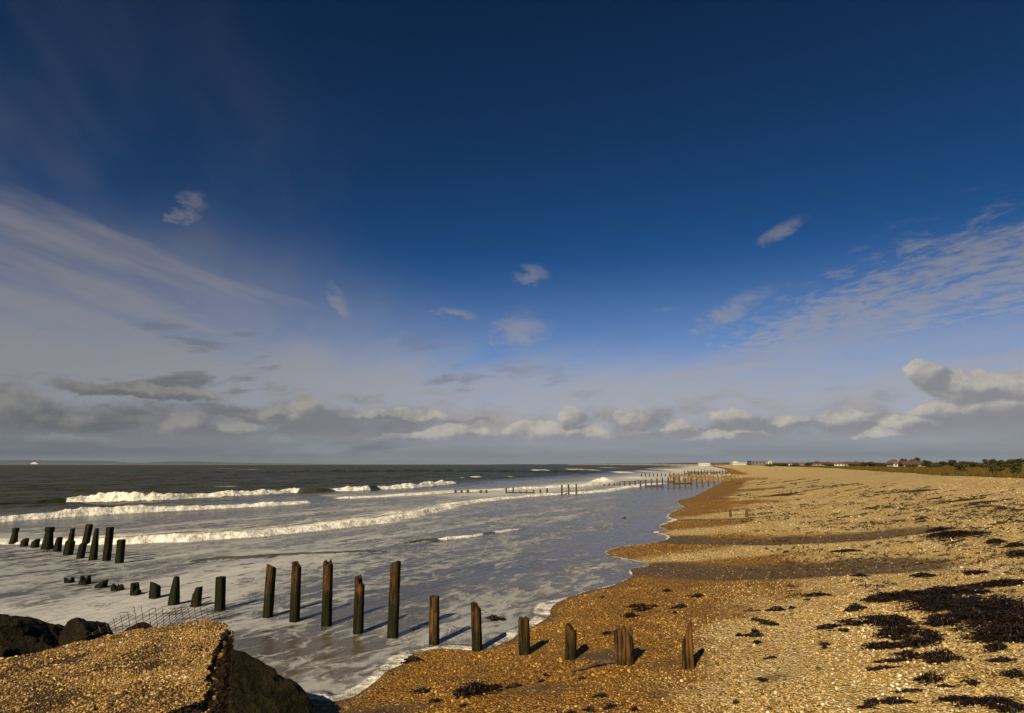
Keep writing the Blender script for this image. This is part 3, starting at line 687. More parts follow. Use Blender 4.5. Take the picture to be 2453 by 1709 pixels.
# ------------------------------------------------------------------ groyne posts
rnd = random.Random(3)
def make_post(name, base, h, side, rz, lean, style, mat, below=.5, seed=0):
    rs = np.random.RandomState(seed + 11); n = 20; nr = 22
    th = np.arange(n) / n * 2 * math.pi; ex = 9.0 if style != 'stump' else 4.5
    rad = (np.abs(np.cos(th)) ** ex + np.abs(np.sin(th)) ** ex) ** (-1 / ex)
    c, s_ = np.cos(th) * rad * side / 2, np.sin(th) * rad * side / 2
    V = []
    ca = rs.uniform(0, 6.28)
    top = np.full(n, h)
    X = c / (side / 2); Y = s_ / (side / 2)
    if style == 'slant': top = h - side * .55 * (1 + X * math.cos(ca) + Y * math.sin(ca)) * .5
    elif style == 'point': top = h - side * .9 * np.maximum(np.abs(X), np.abs(Y)) ** 2 * (.6 + .4 * rs.uniform(size=n))
    elif style == 'chamfer': top = h - side * .7 * np.clip(X * 1.0 + .35, 0, 1)
    elif style == 'notch': top = h - side * 1.5 * (X > .15) * (.7 + .3 * rs.uniform(size=n)) - side * .2 * rs.uniform(size=n)
    elif style in ('broken', 'stump'): top = h - side * rs.uniform(0, 1.0 if style == 'broken' else .55, n)
    elif style == 'spike': top = h * (1 - .45 * np.clip(.25 - X * 1.1 + .2 * Y, 0, 1))
    else: top = h - side * .12 * rs.uniform(size=n)
    lx, ly = lean
    for k in range(nr):
        f = k / (nr - 1); zz = -below + (top + below) * f; hh = np.clip(zz / max(h, .05), -1, 1.2)
        w = 1.0 + .05 * (1 - hh)
        if style == 'neck': w = np.where(hh > .52, .62 - .12 * (hh > .8), 1.05)
        if style == 'head': w = np.where(hh < .78, 1.25 - .62 * np.clip(hh, 0, 1), .95)
        if style == 'kink': w = 1.0 - .12 * hh
        if style == 'taper': w = 1.15 - .62 * np.clip(hh, 0, 1) ** 1.5
        if style == 'spike': w = 1.05 - .22 * np.clip(hh, 0, 1)
        jit = 1 + .045 * pn(th * 2.2 + seed * 3.1, zz * 3.0 + seed) + .03 * pn(th * 6 + seed, zz * 9)
        if style == 'stump': jit = jit + .10 * pn(th * 3.0 + seed, zz * .4) + .03 * rs.uniform(-1, 1, n)
        kx = (.11 * (hh > .45) * 1.0 if style == 'kink' else 0)
        V.append(np.stack([c * w * jit + lx * hh + kx, s_ * w * jit + ly * hh, zz], 1))
    tip = V[-1]; ctr = tip.mean(0)
    V.append(tip * .72 + ctr * .28 + [0, 0, side * .05]); V.append((tip * .3 + ctr * .7) + [0, 0, side * (.02 if style != 'stump' else -.25)])
    V = np.concatenate(V); Q = []
    rows = nr + 2
    i = np.arange(rows - 1)[:, None] * n + np.arange(n)[None, :]; j = np.arange(rows - 1)[:, None] * n + ((np.arange(n) + 1) % n)[None, :]
    Q = np.stack([i, j, j + n, i + n], -1).reshape(-1, 4)
    me = np_mesh(name, V, Q, smooth=False)
    bm = bmesh.new(); bm.from_mesh(me); bm.verts.ensure_lookup_table(); last = [bm.verts[(rows - 1) * n + q] for q in range(n)]
    bm.faces.new(last); bm.to_mesh(me); bm.free()
    o = link(name, me, mat, None, base); o.rotation_euler = (0, 0, rz); return o
def place_post(bx, by, tx, ty, wpx, style, mat, label, group, rz=-25.5, seed=0, base=None, name="groyne_post", zbase=None):
    X, Y = cast(bx, by) if base is None else base
    Z = max(gz(X, Y), 0.0) if zbase is None else zbase
    v = px_ray(tx, ty); t = Y / v.y; h = CAM_H + v.z * t - Z; lx = v.x * t - X
    d = math.hypot(X, Y); phi = abs(math.radians(-rz) - math.atan2(X, Y)); side = wpx / F_PX * d / (math.cos(phi) + abs(math.sin(phi)))
    a = math.radians(-rz); lloc = (lx * math.cos(a), lx * math.sin(a))        # world lean in x expressed in the turned frame
    o = make_post(name, (X, Y, Z), h, side, math.radians(rz), lloc, style, mat, seed=seed)
    return setp(o, label, "post", group)
G1 = "posts of the near groyne row"
row1 = [
 (641.5, 1479, 650.6, 1351, 23, 'slant', 'post', "tall dark post standing in foam just behind the right boulder"),
 (705.6, 1489, 711, 1346, 23, 'chamfer', 'post', "tall brown and green post, second out from the right boulder"),
 (782, 1500, 786.5, 1338, 24, 'broken', 'post', "tall post with frayed crown, between a chamfered post and a split-topped post"),
 (858, 1518, 862.5, 1378, 24, 'notch', 'post', "medium post with split notched top beside the tallest post"),
 (940.6, 1527, 948, 1343, 26, 'slant', 'post', "tallest rusty brown post of the row, slanted split top"),
 (1040, 1543, 1040.6, 1428, 25, 'flat', 'post_low', "waist-high flat-topped post in shallow foam next to the tallest post"),
 (1143, 1558, 1140, 1444, 25, 'chamfer', 'post_low', "waist-high post at the wet sand edge with shadow on water"),
 (1257, 1567, 1254, 1464, 26, 'point', 'post_low', "short post with shouldered pointed top on the sand"),
 (1367, 1578, 1368, 1496, 27, 'chamfer', 'post_low', "short round-shouldered post on damp sand beside the thick stump"),
 (1497, 1589, 1490.6, 1498, 44, 'stump', 'post_dry', "thick splintered brown timber stump with vertical splits"),
 (1649, 1600, 1646, 1490, 26, 'spike', 'post_dry', "gnarled split post at the landward end of the groyne"),
 (526.6, 1461, 529, 1382, 23, 'flat', 'post_dark', "green algae post rising just behind the pebbly slab edge"),
 (469, 1453, 475, 1405, 23, 'spike', 'post_dark', "short algae post worn to a spike on one side"),
 (416, 1448, 423, 1381, 22, 'taper', 'post_dark', "algae post tapering to a thin worn top"),
 (370, 1432, 373, 1394, 23, 'slant', 'post_dark', "stubby slant-topped algae post, landward of the tapering post"),
 (325, 1425, 326, 1394, 22, 'notch', 'post_dark', "stubby algae post with hollowed square top"),
 (281, 1415, 281, 1395, 25, 'broken', 'post_dark', "low broad worn stub barely above the foam"),
 (241, 1409, 245, 1390, 24, 'slant', 'post_dark', "low stub worn to a slope, between a broad stub and a leaning one"),
 (202, 1400, 208, 1376, 22, 'broken', 'post_dark', "low leaning stub, second from the seaward end of the near row"),
 (166, 1396, 166, 1381, 19, 'broken', 'post_dark', "rounded lowest stub at the seaward end of the near row"),
]
for k, (bx, by, tx, ty, w, st, mt, lb) in enumerate(row1): place_post(bx, by, tx, ty, w, st, M[mt], lb, G1, seed=k * 7 + 1, rz=-13 + rnd.uniform(-5, 4))
G2 = "posts of the seaward groyne row"
row2 = [
 (286, 1350, 291, 1293, 17, 'flat', "medium algae post at the landward end of the seaward row"),
 (255, 1344, 264, 1263, 16, 'flat', "tall straight algae post of the seaward row"),
 (222.5, 1342, 232, 1266, 15, 'taper', "tall slim algae post narrowing to its top"),
 (192, 1338, 209, 1256, 16, 'kink', "tallest crooked algae post of the seaward row, stepped halfway"),
 (162.5, 1330, 175, 1266, 18, 'neck', "bottle-shaped algae post with narrow worn neck"),
 (137, 1321, 142, 1286.5, 15, 'spike', "short algae post beside the bottle-shaped post"),
 (112.5, 1316, 120, 1263, 19, 'head', "algae post with worn waist and knobbed head"),
 (83, 1313, 87, 1291, 15, 'slant', "short stub next to the post with knobbed head"),
 (57, 1310, 61, 1290, 14, 'slant', "short slant stub, second from the seaward end of the outer row"),
 (31, 1304, 39, 1265, 13, 'head', "thin waisted post at the seaward end of the outer row"),
]
for k, (bx, by, tx, ty, w, st, lb) in enumerate(row2): place_post(bx, by, tx, ty, w, st, M['post_dark'], lb, G2, seed=k * 5 + 100, rz=-14 + rnd.uniform(-6, 6))
# two short leaning stakes on the beach
place_post(1750, 1239, 1749, 1219, 6, 'taper', M['far_wood'], "small tapered stake on the shingle nearer the water", "stakes on the shingle", seed=300)
place_post(1788, 1238, 1788, 1219, 6, 'taper', M['far_wood'], "small tapered stake on the shingle further up the beach", "stakes on the shingle", seed=301)

# ------------------------------------------------------------------ far groynes
def box_mesh(name, sx, sy, sz, z0=0.0, taper=1.0):
    bm = bmesh.new()
    r = bmesh.ops.create_cube(bm, size=1.0)
    for v in bm.verts:
        t = taper if v.co.z > 0 else 1.0
        v.co = Vector((v.co.x * sx * t, v.co.y * sy * t, (v.co.z + .5) * sz + z0))
    bmesh.ops.bevel(bm, geom=bm.edges[:], offset=min(sx, sy, sz) * .12, segments=1, affect='EDGES')
    return bm_mesh(name, bm)
def beam(name, a, b, hgt, thick, mat, parent):
    a = Vector(a); b = Vector(b); d = b - a; me = box_mesh(name, d.length, thick, hgt, -hgt / 2)
    o = link(name, me, mat, parent); o.location = (a + b) / 2; o.rotation_euler = (0, -math.atan2(d.z, math.hypot(d.x, d.y)), math.atan2(d.y, d.x)); return o
def far_top(px, py, Y):
    v = px_ray(px, py); return CAM_H + v.z * Y / v.y
def groyne(posts, ybase, label, mat, side=.22, rails=(), sep=False, group="timber groynes down the beach", cat="groyne", zlow=-.4, slope=0.0):
    """posts: (px, base py, top py) along one straight line of the real beach"""
    w = []
    for (px, pb, ptp) in posts:
        X, Y = cast(px, pb); w.append((X, Y, max(gz(X, Y), 0.0), far_top(px, ptp, Y)))
    root = None
    if not sep:
        root = empty("timber_groyne", (w[0][0], w[0][1], 0)); setp(root, label, cat, group)
    for k, (X, Y, zb, zt) in enumerate(w):
        me = box_mesh("post", side, side, max(zt - zb, .12) + .6, -.6, .88)
        if sep:
            o = link("groyne_post", me, mat, None, (X, Y, zb)); setp(o, label[k] if isinstance(label, list) else label, "post", group)
        else: o = link("post", me, mat, root, (X - root.location.x, Y - root.location.y, zb))
        o.rotation_euler = (rnd.uniform(-.03, .03), rnd.uniform(-.03, .03), math.radians(-20 + rnd.uniform(-6, 6)))
    for (i, j, h0, th) in rails:
        A, B = w[i], w[j]; rx, ry = root.location.x, root.location.y
        beam("rail", (A[0] - rx, A[1] - ry - side * .55, A[2] + h0), (B[0] - rx, B[1] - ry - side * .55, B[2] + h0), th, .08, mat, root)
    return root, w
def z6(x, y): return (700 + x / 3.28, 1080 + y / 3.28)
GM = "posts standing in the surf between near and far groynes"
mid = []
for x, yb, ytp in [(1283, 322, 308), (1330, 322, 310), (1380, 322, 309), (1480, 316, 309), (1525, 314, 308)]:
    p = z6(x, yb); mid.append((p[0], 1181.5, 1080 + ytp / 3.28))
groyne(mid, 0, "low dark stub drowned in the white surf", M['far_wood'], .26, sep=True, group="drowned stubs in the surf")
mid = [(z6(x, 0)[0], 1080 + yb / 3.28, 1080 + yt / 3.28) for x, yb, yt in [(1682, 337, 290), (1735, 337, 287), (1788, 337, 314), (1843, 337, 311), (1897, 337, 307)]]
groyne(mid, 0, "five dark posts joined by a low plank in the surf", M['far_wood'], .17, rails=[(0, 4, .12, .14)])
groyne([(z6(1950, 0)[0], 1080 + 339 / 3.28, 1080 + 304 / 3.28), (z6(2003, 0)[0], 1080 + 339 / 3.28, 1080 + 296 / 3.28)], 0,
       ["short dark post in surf next to the planked posts", "dark post in surf, second from the planked posts"], M['far_wood'], .2, sep=True, group=GM)
groyne([(z6(2118, 0)[0], 1080 + 346 / 3.28, 1080 + 267 / 3.28), (z6(2173, 0)[0], 1080 + 347 / 3.28, 1080 + 264 / 3.28), (z6(2232, 0)[0], 1080 + 348 / 3.28, 1080 + 261 / 3.28)], 0,
       "tall thin post, one of three in a row at the surf edge", M['far_wood'], .18, sep=True, group="three tall posts at the surf edge")
def z4(x, y): return (1400 + x / 4.592, 1090 + y / 4.592)
xs = [218, 272, 328, 388, 443, 500, 558, 617, 675, 738, 800, 860, 923, 985, 1048, 1112, 1175, 1238, 1300, 1365, 1430]
tp = [322, 312, 308, 302, 298, 290, 288, 284, 272, 266, 256, 250, 246, 246, 244, 252, 250, 262, 272, 284, 292]
far = [(z4(x, 0)[0], 1090 + (340 + 12 * math.sin(k / 20 * 3.1)) / 4.592, 1090 + t / 4.592) for k, (x, t) in enumerate(zip(xs, tp))]
groyne(far, 0, "long post groyne running into the sea with low rails", M['far_wood'], .24, rails=[(8, 11, .12, .22), (12, 13, .75, .2), (13, 16, .45, .22), (3, 6, .75, .12), (6, 8, .9, .12)])
# boarded groyne heaped with shingle behind it
def boarded(px0, px1, py, top0, top1, n, label, mat, bmat, rows=4, seed=1):
    rr = random.Random(seed)
    A = np.array(cast(px0, py)); B = np.array(cast(px1, py - 3)); za, zb = far_top(px0, top0, A[1]), far_top(px1, top1, B[1])
    root = empty("boarded_groyne", (A[0], A[1], 0)); setp(root, label, "groyne", "timber groynes down the beach")
    for k in range(n):
        f = k / (n - 1); P = A + (B - A) * f; g0 = max(gz(*P), 0); zt = za + (zb - za) * f + rr.uniform(-.25, .2)
        o = link("post", box_mesh("post", .24, .24, max(zt - g0, .3) + .7, -.5, .9), mat, root, (P[0] - A[0], P[1] - A[1], g0)); o.rotation_euler = (0, 0, .3)
        if k < n - 1:
            P2 = A + (B - A) * ((k + 1) / (n - 1)); ztop = za + (zb - za) * f - .15
            for r_ in range(rows):
                if rr.random() < .12: continue
                zc = g0 + .12 + r_ * max(ztop - g0, .3) / rows
                beam("board", (P[0] - A[0], P[1] - A[1] + .2, zc), (P2[0] - A[0], P2[1] - A[1] + .2, zc + rr.uniform(-.02, .02)), max(ztop - g0, .3) / rows * .86, .09, bmat, root)
    return root
boarded(1606, 1760, 1154, 1135.5, 1138, 16, "ochre weed-covered boarded groyne with uneven posts", M['weed_wood'], M['weed_wood'], 4, 2)
boarded(1735, 1838, 1152, 1143, 1150, 12, "low sun-bleached boarded groyne half buried in shingle", M['weed_wood'], M['weed_wood'], 2, 3)
boarded(1640, 1745, 1139, 1128, 1129, 15, "distant boarded groyne behind the ochre one", M['far_wood'], M['weed_wood'], 3, 4)
far2 = [(1537 + k * 9.5, 1142, 1135.5 - rnd.uniform(0, 1.5)) for k in range(12)]
groyne(far2, 0, "thin line of distant posts beyond the long groyne", M['far_wood'], .35)
def bank():
    c = cast(1745, 1146); n = 60; t = np.linspace(-1, 1, n); X, Y = np.meshgrid(t, t)
    q = np.maximum(1 - X ** 2 - Y ** 2, 0); x = c[0] + X * 11; y = c[1] + 6 + Y * 13; s = shore_s(x.ravel(), y.ravel())
    z = ground_z(x.ravel(), y.ravel(), s) - .05 + .75 * q.ravel() * (1 + .4 * fbm(x.ravel() * .3, y.ravel() * .3, 3))
    return link("shingle_bank", np_mesh("shingle_bank", np.stack([x.ravel(), y.ravel(), z], 1), fan_quads(n, n), dict(wet=np.zeros(n * n), sand=np.zeros(n * n))), M['beach'])
setp(bank(), kind='structure', label="shingle bank heaped against the boarded groyne")

# ------------------------------------------------------------------ foreground slab, wire, boulders
SLAB = smooth_poly([(-3.02, 6.55), (-2.66, 6.28), (-2.50, 5.7), (-2.32, 5.15), (-2.12, 4.7), (-1.93, 4.36), (-2.10, 4.08), (-2.32, 3.85), (-2.12, 3.55), (-1.95, 3.2), (-2.0, 2.2), (-4, 1.7), (-6.6, 2.1), (-6.7, 3.2), (-5.5, 4.2), (-4.2, 5.0), (-3.85, 5.5), (-3.55, 6.0), (-3.02, 6.55)], 1)
SC0 = np.array((-4.0, 3.7))
def slab_top(x, y): return 2.0 + .05 * fbm(x * .9, y * .9, 3) + .025 * fbm(x * 4, y * 4, 2) - .04 * (x + 3) * 0
def slab_r(a):
    # distance from the slab's middle to its outline along bearing a
    P = SLAB - SC0; out = np.zeros_like(a)
    ca, sa = np.cos(a), np.sin(a)
    for p, q in zip(P[:-1], P[1:]):
        e = q - p; den = ca * e[1] - sa * e[0]; den = np.where(np.abs(den) < 1e-9, 1e-9, den)
        t = (p[0] * e[1] - p[1] * e[0]) / den; u = (p[0] * sa - p[1] * ca) / den
        u = np.where(True, (ca * p[1] - sa * p[0]) / -(ca * e[1] - sa * e[0] + 1e-12), u)
        ok = (t > 0) & (u >= -1e-6) & (u <= 1 + 1e-6); out = np.where(ok, np.maximum(out, t), out)
    return out
def build_slab():
    root = empty("concrete_slab", (SC0[0], SC0[1], .2)); setp(root, "broken pebble-studded concrete slab with ragged dark edge", "slab")
    na, nt_ = 220, 40; a = np.linspace(-math.pi, math.pi, na, endpoint=False); R0 = slab_r(a) + .10 * fbm(a * 7, a * 0 + 3, 5, .62)
    rows = []
    for k in range(nt_):
        f = ((k + 1) / nt_) ** .8; x = SC0[0] + np.cos(a) * R0 * f; y = SC0[1] + np.sin(a) * R0 * f
        rows.append(np.stack([x, y, slab_top(x, y) - .05 * sstep(.88, 1, np.full(na, f)) * 1.0], 1))
    for k in range(1, 15):
        f = k / 14; g_ = 1 + .03 * fbm(a * 14, a * 0 + f * 9, 3) + .02 * f
        x = SC0[0] + np.cos(a) * R0 * g_; y = SC0[1] + np.sin(a) * R0 * g_
        rows.append(np.stack([x, y, slab_top(x, y) - .05 - f * 1.9], 1))
    V = np.concatenate(rows + [np.array([[SC0[0], SC0[1], slab_top(np.array([SC0[0]]), np.array([SC0[1]]))[0]]])]); nrw = len(rows)
    i = np.arange(nrw - 1)[:, None] * na + np.arange(na)[None, :]; j = np.arange(nrw - 1)[:, None] * na + ((np.arange(na) + 1) % na)[None, :]
    Q = np.stack([i, i + na, j + na, j], -1).reshape(-1, 4)
    V[:, :2] -= SC0; V[:, 2] -= .2
    me = np_mesh("block", V, Q)
    bm = bmesh.new(); bm.from_mesh(me); bm.verts.ensure_lookup_table(); c = bm.verts[len(V) - 1]
    for q in range(na): f = bm.faces.new((c, bm.verts[q], bm.verts[(q + 1) % na])); f.smooth = True
    bmesh.ops.recalc_face_normals(bm, faces=bm.faces[:]); bm.to_mesh(me); bm.free()
    link("block", me, M['concrete'], root)
    rs = np.random.RandomState(9); n = 340000
    x = rs.uniform(-6.6, -1.7, n); y = rs.uniform(2.2, 6.7, n); aa = np.arctan2(y - SC0[1], x - SC0[0]); rr = np.hypot(x - SC0[0], y - SC0[1])
    lim = np.interp(aa, a, R0, period=2 * math.pi); k = (rr < lim * .995) & (rs.uniform(0, 1, n) < np.clip(.70 + 1.5 * fbm(x * 2.4, y * 2.4, 4), .06, 1)); x, y = x[k], y[k]; n = len(x)
    size = .0056 * np.exp(rs.normal(0, .34, n)); z = slab_top(x, y) + size * .2
    tone = np.clip(rs.beta(.48, 1.35, n) + .42 * fbm(x * 1.3, y * 1.3, 4), 0, 1)
    # pebbles bedded in the broken rim
    m2 = 9000; a2 = rs.uniform(-1.2, 1.4, m2); r2 = np.interp(a2, a, R0) * 1.012; x2 = SC0[0] + np.cos(a2) * r2; y2 = SC0[1] + np.sin(a2) * r2; z2 = slab_top(x2, y2) - .05 - rs.beta(1, 2.2, m2) * 1.5
    P = np.concatenate([np.stack([x, y, z], 1), np.stack([x2, y2, z2], 1)]); P -= [SC0[0], SC0[1], .2]
    size = np.concatenate([size, .011 * np.exp(rs.normal(0, .4, m2))]); tone = np.concatenate([tone, np.clip(rs.beta(1.2, 2.4, m2), 0, 1)])
    pebbles("embedded_pebbles", P, size, tone, np.full(len(P), .45), root)
    # torn wire netting along the seaward rim
    edge = smooth_poly([at(205, 1522, 1.95), at(330, 1512, 1.95), at(420, 1492, 1.95), at(560, 1472, 1.95)], 2)
    L = np.concatenate([[0], np.cumsum(np.linalg.norm(np.diff(edge, axis=0), axis=1))]); total = L[-1]
    def wp(s_, h):
        s2 = min(max(s_, 0), total); return Vector((np.interp(s2, L, edge[:, 0]) + .35 * h - SC0[0], np.interp(s2, L, edge[:, 1]) + .75 * h - SC0[1], 1.93 + h * (.55 + .35 * math.sin(s2 * 3.1)) + .03 * math.sin(s2 * 9) - .2))
    bm = bmesh.new(); hh = .26; step = .06
    def wire(p, q, r=.003):
        d = (q - p)
        if d.length < 1e-4: return
        z = d.normalized(); xx = z.orthogonal().normalized(); yy = z.cross(xx); vs = []
        for e in (p, q):
            vs.append([bm.verts.new(e + (xx * math.cos(t) + yy * math.sin(t)) * r) for t in (0, 2.09, 4.19)])
        for t in range(3): bm.faces.new((vs[0][t], vs[0][(t + 1) % 3], vs[1][(t + 1) % 3], vs[1][t]))
    wr = random.Random(4)
    for k in range(int(total / step) + 8):
        for sg in (1, -1):
            s0 = k * step - (0 if sg == 1 else 0); pv = None; lim = hh * (.45 + .55 * abs(math.sin(s0 * 2.0 + .6))) * wr.uniform(.7, 1)
            for t in range(7):
                h = lim * t / 6; s1 = s0 + sg * h * .9
                if s1 < 0 or s1 > total: break
                p = wp(s1, h); 
                if pv is not None: wire(pv, p)
                pv = p
    link("wire_netting", bm_mesh("wire_netting", bm), M['wire'], root)
build_slab()

def boulder(name, loc, pts, seed, label, group="boulders round the slab"):
    """fractured rock: the hull of a few corner points, its faces then roughened and its edges chipped"""
    rs = np.random.RandomState(seed); bm = bmesh.new()
    for p in pts: bm.verts.new(p)
    r = bmesh.ops.convex_hull(bm, input=bm.verts[:])
    bmesh.ops.delete(bm, geom=[v for v in bm.verts if not v.link_faces], context='VERTS')
    bmesh.ops.bevel(bm, geom=bm.edges[:], offset=.035, segments=1, affect='EDGES', clamp_overlap=True)
    bmesh.ops.triangulate(bm, faces=bm.faces[:])
    for _ in range(5):
        long = [e for e in bm.edges if e.calc_length() > .07]
        if not long or len(bm.verts) > 16000: break
        bmesh.ops.subdivide_edges(bm, edges=long, cuts=1, use_grid_fill=False); bmesh.ops.triangulate(bm, faces=[f for f in bm.faces if len(f.verts) > 3])
    bm.normal_update(); co = np.array([v.co[:] for v in bm.verts]); nn = np.array([v.normal[:] for v in bm.verts])
    q = co[:, 2] * 1.7
    d = .09 * fbm(co[:, 0] * 1.6 + q + seed, co[:, 1] * 1.6 - q, 4) - .09 * np.abs(fbm(co[:, 0] * 2.6 - q + seed * 2, co[:, 1] * 2.6 + q, 3)) + .030 * fbm(co[:, 0] * 9 + q * 5, co[:, 1] * 9 - q * 4 + seed, 3)
    # stepped bedding cracks
    st = np.sin(co[:, 2] * 9 + co[:, 0] * 3 + 2 * fbm(co[:, 0] * 2 + seed, co[:, 1] * 2, 2)); d = d - .030 * (st > .75)
    co = co + nn * d[:, None]
    for v, c in zip(bm.verts, co): v.co = c
    o = link(name, bm_mesh(name, bm, False), M['rock'], None, loc)
    return setp(o, label, "boulder", group)
def corners(h, seed, n=22, flat=.55):
    rs = np.random.RandomState(seed); v = rs.normal(size=(n, 3)); v /= np.abs(v).max(1)[:, None] ** flat * np.linalg.norm(v, axis=1)[:, None] ** (1 - flat); v /= np.abs(v).max(0)
    return [tuple(p * np.array(h)) for p in v]
RB = [(-.9, .15, .98), (-.30, .15, 1.16), (.02, .15, 1.10), (.28, .15, .86), (.75, .1, .66), (.95, .05, .47), (1.02, 0, .30), (-.8, -.6, .72), (0, -.6, .68), (.6, -.55, .42), (.86, -.5, .16), (.86, -.5, -.3), (-.8, -.6, -.3), (-.8, .75, .6), (.2, .75, .5), (.8, .7, .28), (.8, .7, -.3), (-.8, .75, -.3)]
boulder("boulder", (-3.62, 8.75, 0), RB, 3, "big sloping dark boulder between the slab and the lapping water")
boulder("boulder", (-7.15, 9.4, .54), corners((.98, .85, .98), 8), 8, "largest dark boulder behind the slab at the water's edge")
boulder("boulder", (-6.22, 9.6, .48), corners((.50, .5, .88), 12), 12, "smaller squat boulder between the largest one and the netting")
boulder("boulder", (-5.42, 9.4, .48), corners((.42, .4, .80), 15), 15, "low boulder showing through the torn wire netting")
boulder("boulder", (-6.4, 7.9, .66), corners((.65, .6, .82), 21), 21, "near-black boulder close against the slab's outer corner")

# ------------------------------------------------------------------ seaweed
def ribbon(V, Q, pts, w, twist):
    b = len(V); n = len(pts)
    for k, p in enumerate(pts):
        d = pts[min(k + 1, n - 1)] - pts[max(k - 1, 0)]; sd_ = np.array((-d[1], d[0], 0)); sd_ = sd_ / (np.linalg.norm(sd_) + 1e-9)
        ww = w * (1 - abs(2 * k / (n - 1) - 1) ** 3 * .8); tz = twist * math.sin(k * 1.7) * ww
        V.append(p + sd_ * ww + np.array((0, 0, tz))); V.append(p - sd_ * ww - np.array((0, 0, tz)))
    for k in range(n - 1): q = b + 2 * k; Q.append((q, q + 1, q + 3, q + 2))
def weed_clump(px, py, wpx, hpx, label, group, seed, mat=None, zoff=0.0, dens=1.0, core=1.0):
    c = cast(px, py + hpx * .35); d = math.hypot(*c); wm = max(wpx / F_PX * d * .5, .05); dep = max(CAM_H - max(gz(*c), 0), .5)
    dm = min(max(hpx / F_PX * d * d / dep * .5 * .7, wm * .25), wm * 1.1); rs = np.random.RandomState(seed)
    V = []; Q = []
    n = int(np.clip(40 + 1100 * wm * dm * 4, 40, 760) * dens); nb_ = max(3, n // 26); bx_, by_ = rs.normal(0, .45, nb_), rs.normal(0, .45, nb_); bi = rs.randint(0, nb_, n); xs_ = (bx_[bi] + rs.normal(0, .22, n)).clip(-1.15, 1.15) * wm; ys_ = (by_[bi] + rs.normal(0, .13, n)).clip(-1.1, 1.1) * dm
    hmax = min(hpx / F_PX * d * .75, .15) 
    allp = []
    for k in range(n):
        a = rs.normal(.10, .42) + (math.pi if rs.rand() < .5 else 0); ln = rs.uniform(.25, .8) * max(wm, .08) * .9; ln = min(ln, .55); m = 6; x, y = xs_[k], ys_[k]; pts = []
        hk = hmax * math.exp(-(x / wm) ** 2 * 2 - (y / dm) ** 2 * 2) * rs.uniform(.1, 1)
        for t in range(m):
            pts.append((x, y, .006 + hk * math.sin(math.pi * (t + .4) / m) + rs.uniform(0, .008))); a += rs.normal(0, .45); x += math.cos(a) * ln / m; y += math.sin(a) * ln / m * .8
        allp.append((np.array(pts), rs.uniform(.004, .014) * min(1.4, max(.8, d / 10)), rs.uniform(-.8, .8)))
    flat = np.concatenate([p for p, _, _ in allp]); g0 = np.maximum(ground_fast(flat[:, 0] + c[0], flat[:, 1] + c[1]), 0) ; base = max(gz(*c), 0) + zoff
    off = 0
    for p, w, tw in allp:
        p = p.copy(); p[:, 2] += g0[off:off + len(p)] - base + zoff; off += len(p); ribbon(V, Q, p, w, tw)
    # matted heart of the clump
    b = len(V); na = 18; nr = 4
    rad = (.30 + .26 * rs.uniform(-1, 1, na)) * core
    for r_ in range(nr):
        f = (r_ + 1) / nr
        for q in range(na):
            x = math.cos(q / na * 6.283) * wm * rad[q] * f; y = math.sin(q / na * 6.283) * dm * rad[q] * f
            V.append(np.array((x, y, max(gz(c[0] + x, c[1] + y), 0) - base + zoff + (hmax * .8 * (1 - f ** 2) * rs.uniform(.4, 1) + .012 if f < 1 else -.02))))
    for r_ in range(nr - 1):
        for q in range(na): Q.append((b + r_ * na + q, b + r_ * na + (q + 1) % na, b + (r_ + 1) * na + (q + 1) % na, b + (r_ + 1) * na + q))
    V.append(np.array((0, 0, hmax * .8 + .01 + zoff)))
    for q in range(0, na, 1): Q.append((len(V) - 1, b + q, b + (q + 1) % na, b + (q + 1) % na))
    Qa = [q for q in Q if q[2] != q[3]]; T = [q[:3] for q in Q if q[2] == q[3]]
    me = bpy.data.meshes.new("seaweed_clump"); me.from_pydata([tuple(v) for v in V], [], Qa + T); me.update()
    return setp(link("seaweed_clump", me, mat or M['weed'], None, (c[0], c[1], base)), label, "seaweed", group)
MAT_ = [(2109, 1434, 60, 12), (2125, 1475, 80, 45), (2166, 1509, 70, 25), (2156, 1425, 90, 14), (2266, 1412, 120, 22), (2219, 1434, 110, 22), (2297, 1447, 120, 35), (2391, 1397, 80, 10), (2375, 1434, 130, 40), (2422, 1465, 90, 45),
        (2344, 1475, 100, 30), (2406, 1506, 100, 30), (2422, 1525, 80, 16), (2228, 1509, 40, 50), (2203, 1540, 70, 20), (2256, 1568, 60, 30), (2241, 1615, 45, 45), (2181, 1568, 50, 16), (2266, 1484, 60, 25), (2460, 1440, 60, 60), (2480, 1500, 60, 50)]
STRAY = [(2141, 1584, 70, 8), (2050, 1453, 38, 26), (2087, 1684, 50, 18), (2141, 1678, 60, 16), (2187, 1656, 50, 10), (2281, 1675, 90, 10), (2375, 1678, 110, 14), (2431, 1697, 60, 20), (2328, 1634, 35, 12), (2431, 1615, 50, 16), (2391, 1550, 45, 20), (2406, 1581, 60, 8),
         (2112, 1601, 60, 7), (2112, 1546, 90, 12), (1991, 1500, 50, 10), (2016, 1509, 30, 9), (2050, 1493, 40, 10), (1975, 1545, 26, 12), (2059, 1378, 26, 8), (2209, 1378, 40, 10), (2334, 1371, 45, 7), (2437, 1321, 40, 28), (2431, 1306, 30, 10), (2381, 1296, 30, 12), (2244, 1268, 40, 12), (2287, 1278, 90, 16)]
